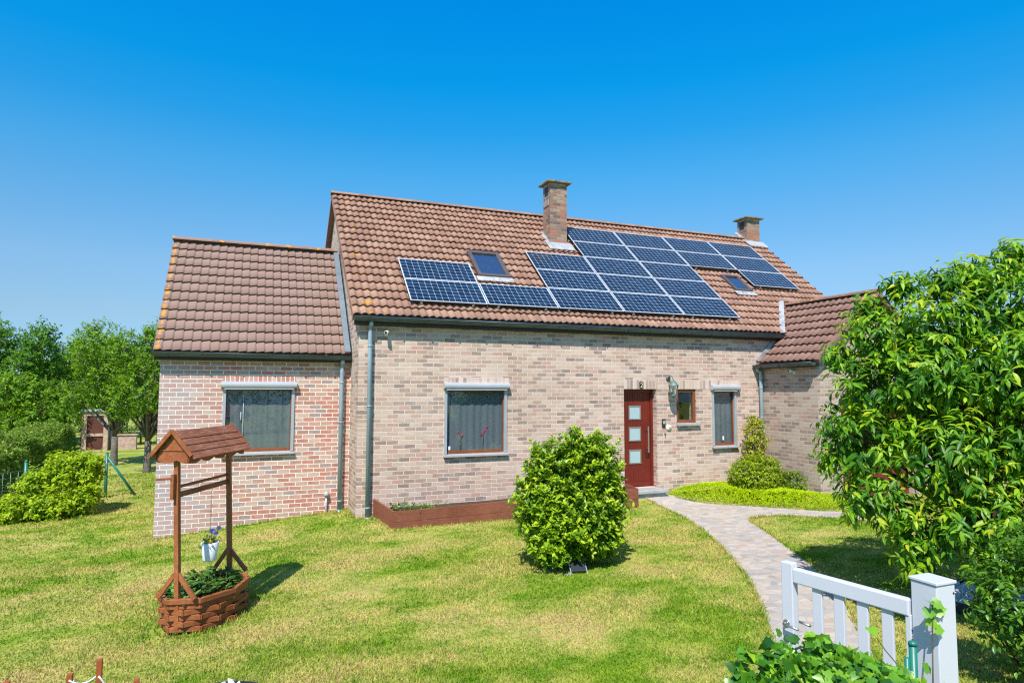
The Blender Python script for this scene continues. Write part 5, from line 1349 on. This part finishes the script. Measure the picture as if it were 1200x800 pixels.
me.vertices.foreach_set('co', V.ravel()); me.loops.foreach_set('vertex_index', np.arange(n*3, dtype=np.int32)); me.polygons.foreach_set('loop_start', np.arange(0, n*3, 3, dtype=np.int32))
at = me.attributes.new('lv', 'FLOAT', 'POINT'); at.data.foreach_set('value', np.repeat(rng.random(n).astype(np.float32), 3))
me.update(calc_edges=True); me.materials.append(M['blade'])
go = bpy.data.objects.new('grass', me); COL.objects.link(go); tag(go, 'short mown grass blades of the lawn, green and straw', 'grass', kind='stuff')

# ------------------------------------------------------------------ light, sky, camera
EL, AZ = 53.0, math.atan2(.56, .83)      # the sun's rays run towards +x (.56) and +y (.83)
w = bpy.data.worlds.new('World'); S.world = w; w.use_nodes = True; nt = w.node_tree; nt.nodes.clear()
out = nt.nodes.new('ShaderNodeOutputWorld'); bg = nt.nodes.new('ShaderNodeBackground'); sky = nt.nodes.new('ShaderNodeTexSky')
sky.sky_type = 'NISHITA'; sky.sun_disc = False; sky.sun_elevation = R(EL); sky.sun_rotation = AZ+math.pi
sky.altitude = 0; sky.air_density = .9; sky.dust_density = .1; sky.ozone_density = 2.5
tcw = nt.nodes.new('ShaderNodeTexCoord'); sxw = nt.nodes.new('ShaderNodeSeparateXYZ'); nt.links.new(tcw.outputs['Generated'], sxw.inputs[0])
# colour grade of the clear sky by elevation: paler near the horizon, deep azure higher up
grade = ramp(nt, sxw.outputs['Z'], [(0, (.20, .33, .55)), (.02, (.22, .35, .56)), (.10, (.38, .455, .50)), (.17, (.43, .57, .61)), (.25, (.33, .645, .73)), (.31, (.21, .71, .84)), (.37, (.075, .72, .94)), (.43, (.012, .76, 1.05)), (.54, (.0, .76, 1.22)), (.68, (.5, .8, 1.0)), (1, (.6, .8, 1.0))])
mm = nt.nodes.new('ShaderNodeMix'); mm.data_type = 'RGBA'; mm.blend_type = 'MULTIPLY'; mm.inputs[0].default_value = 1
nt.links.new(sky.outputs[0], mm.inputs[6]); nt.links.new(grade, mm.inputs[7]); nt.links.new(mm.outputs[2], bg.inputs['Color']); bg.inputs['Strength'].default_value = .145
nt.links.new(bg.outputs[0], out.inputs[0])
sl = bpy.data.lights.new('sun', 'SUN'); sl.energy = 4.2; sl.angle = R(.5); sl.color = (1, .955, .88)
so = bpy.data.objects.new('sun', sl); COL.objects.link(so)
d = Vector((math.sin(AZ)*math.cos(R(EL)), math.cos(AZ)*math.cos(R(EL)), -math.sin(R(EL)))); so.rotation_euler = d.to_track_quat('-Z', 'Y').to_euler(); so.location = (-20, -30, 30)

cam = bpy.data.cameras.new('camera'); co = bpy.data.objects.new('camera', cam); COL.objects.link(co)
F, PITCH, ROLL, YAW = 756.1, .0714, .0023, .3829
fw = Vector((math.sin(YAW)*math.cos(PITCH), math.cos(YAW)*math.cos(PITCH), math.sin(PITCH))); r0 = Vector((math.cos(YAW), -math.sin(YAW), 0)); u0 = r0.cross(fw)
rv = r0*math.cos(ROLL)+u0*math.sin(ROLL); uv = -r0*math.sin(ROLL)+u0*math.cos(ROLL)
mt = Matrix((rv, uv, -fw)).transposed().to_4x4(); mt.translation = Vector((-1.8131, -12.0420, 2.3411)); co.matrix_world = mt
cam.sensor_width = 36; cam.sensor_fit = 'HORIZONTAL'; cam.lens = 36*F/1200; cam.clip_end = 2000; cam.clip_start = .05
S.camera = co
S.view_settings.view_transform = 'Standard'; S.view_settings.look = 'None'; S.view_settings.exposure = .68; S.view_settings.gamma = 1
S.cycles.use_denoising = False; S.cycles.use_adaptive_sampling = False; S.cycles.pixel_filter_type = 'BLACKMAN_HARRIS'; S.cycles.filter_width = 1.2; S.cycles.max_bounces = 8; S.cycles.transparent_max_bounces = 12
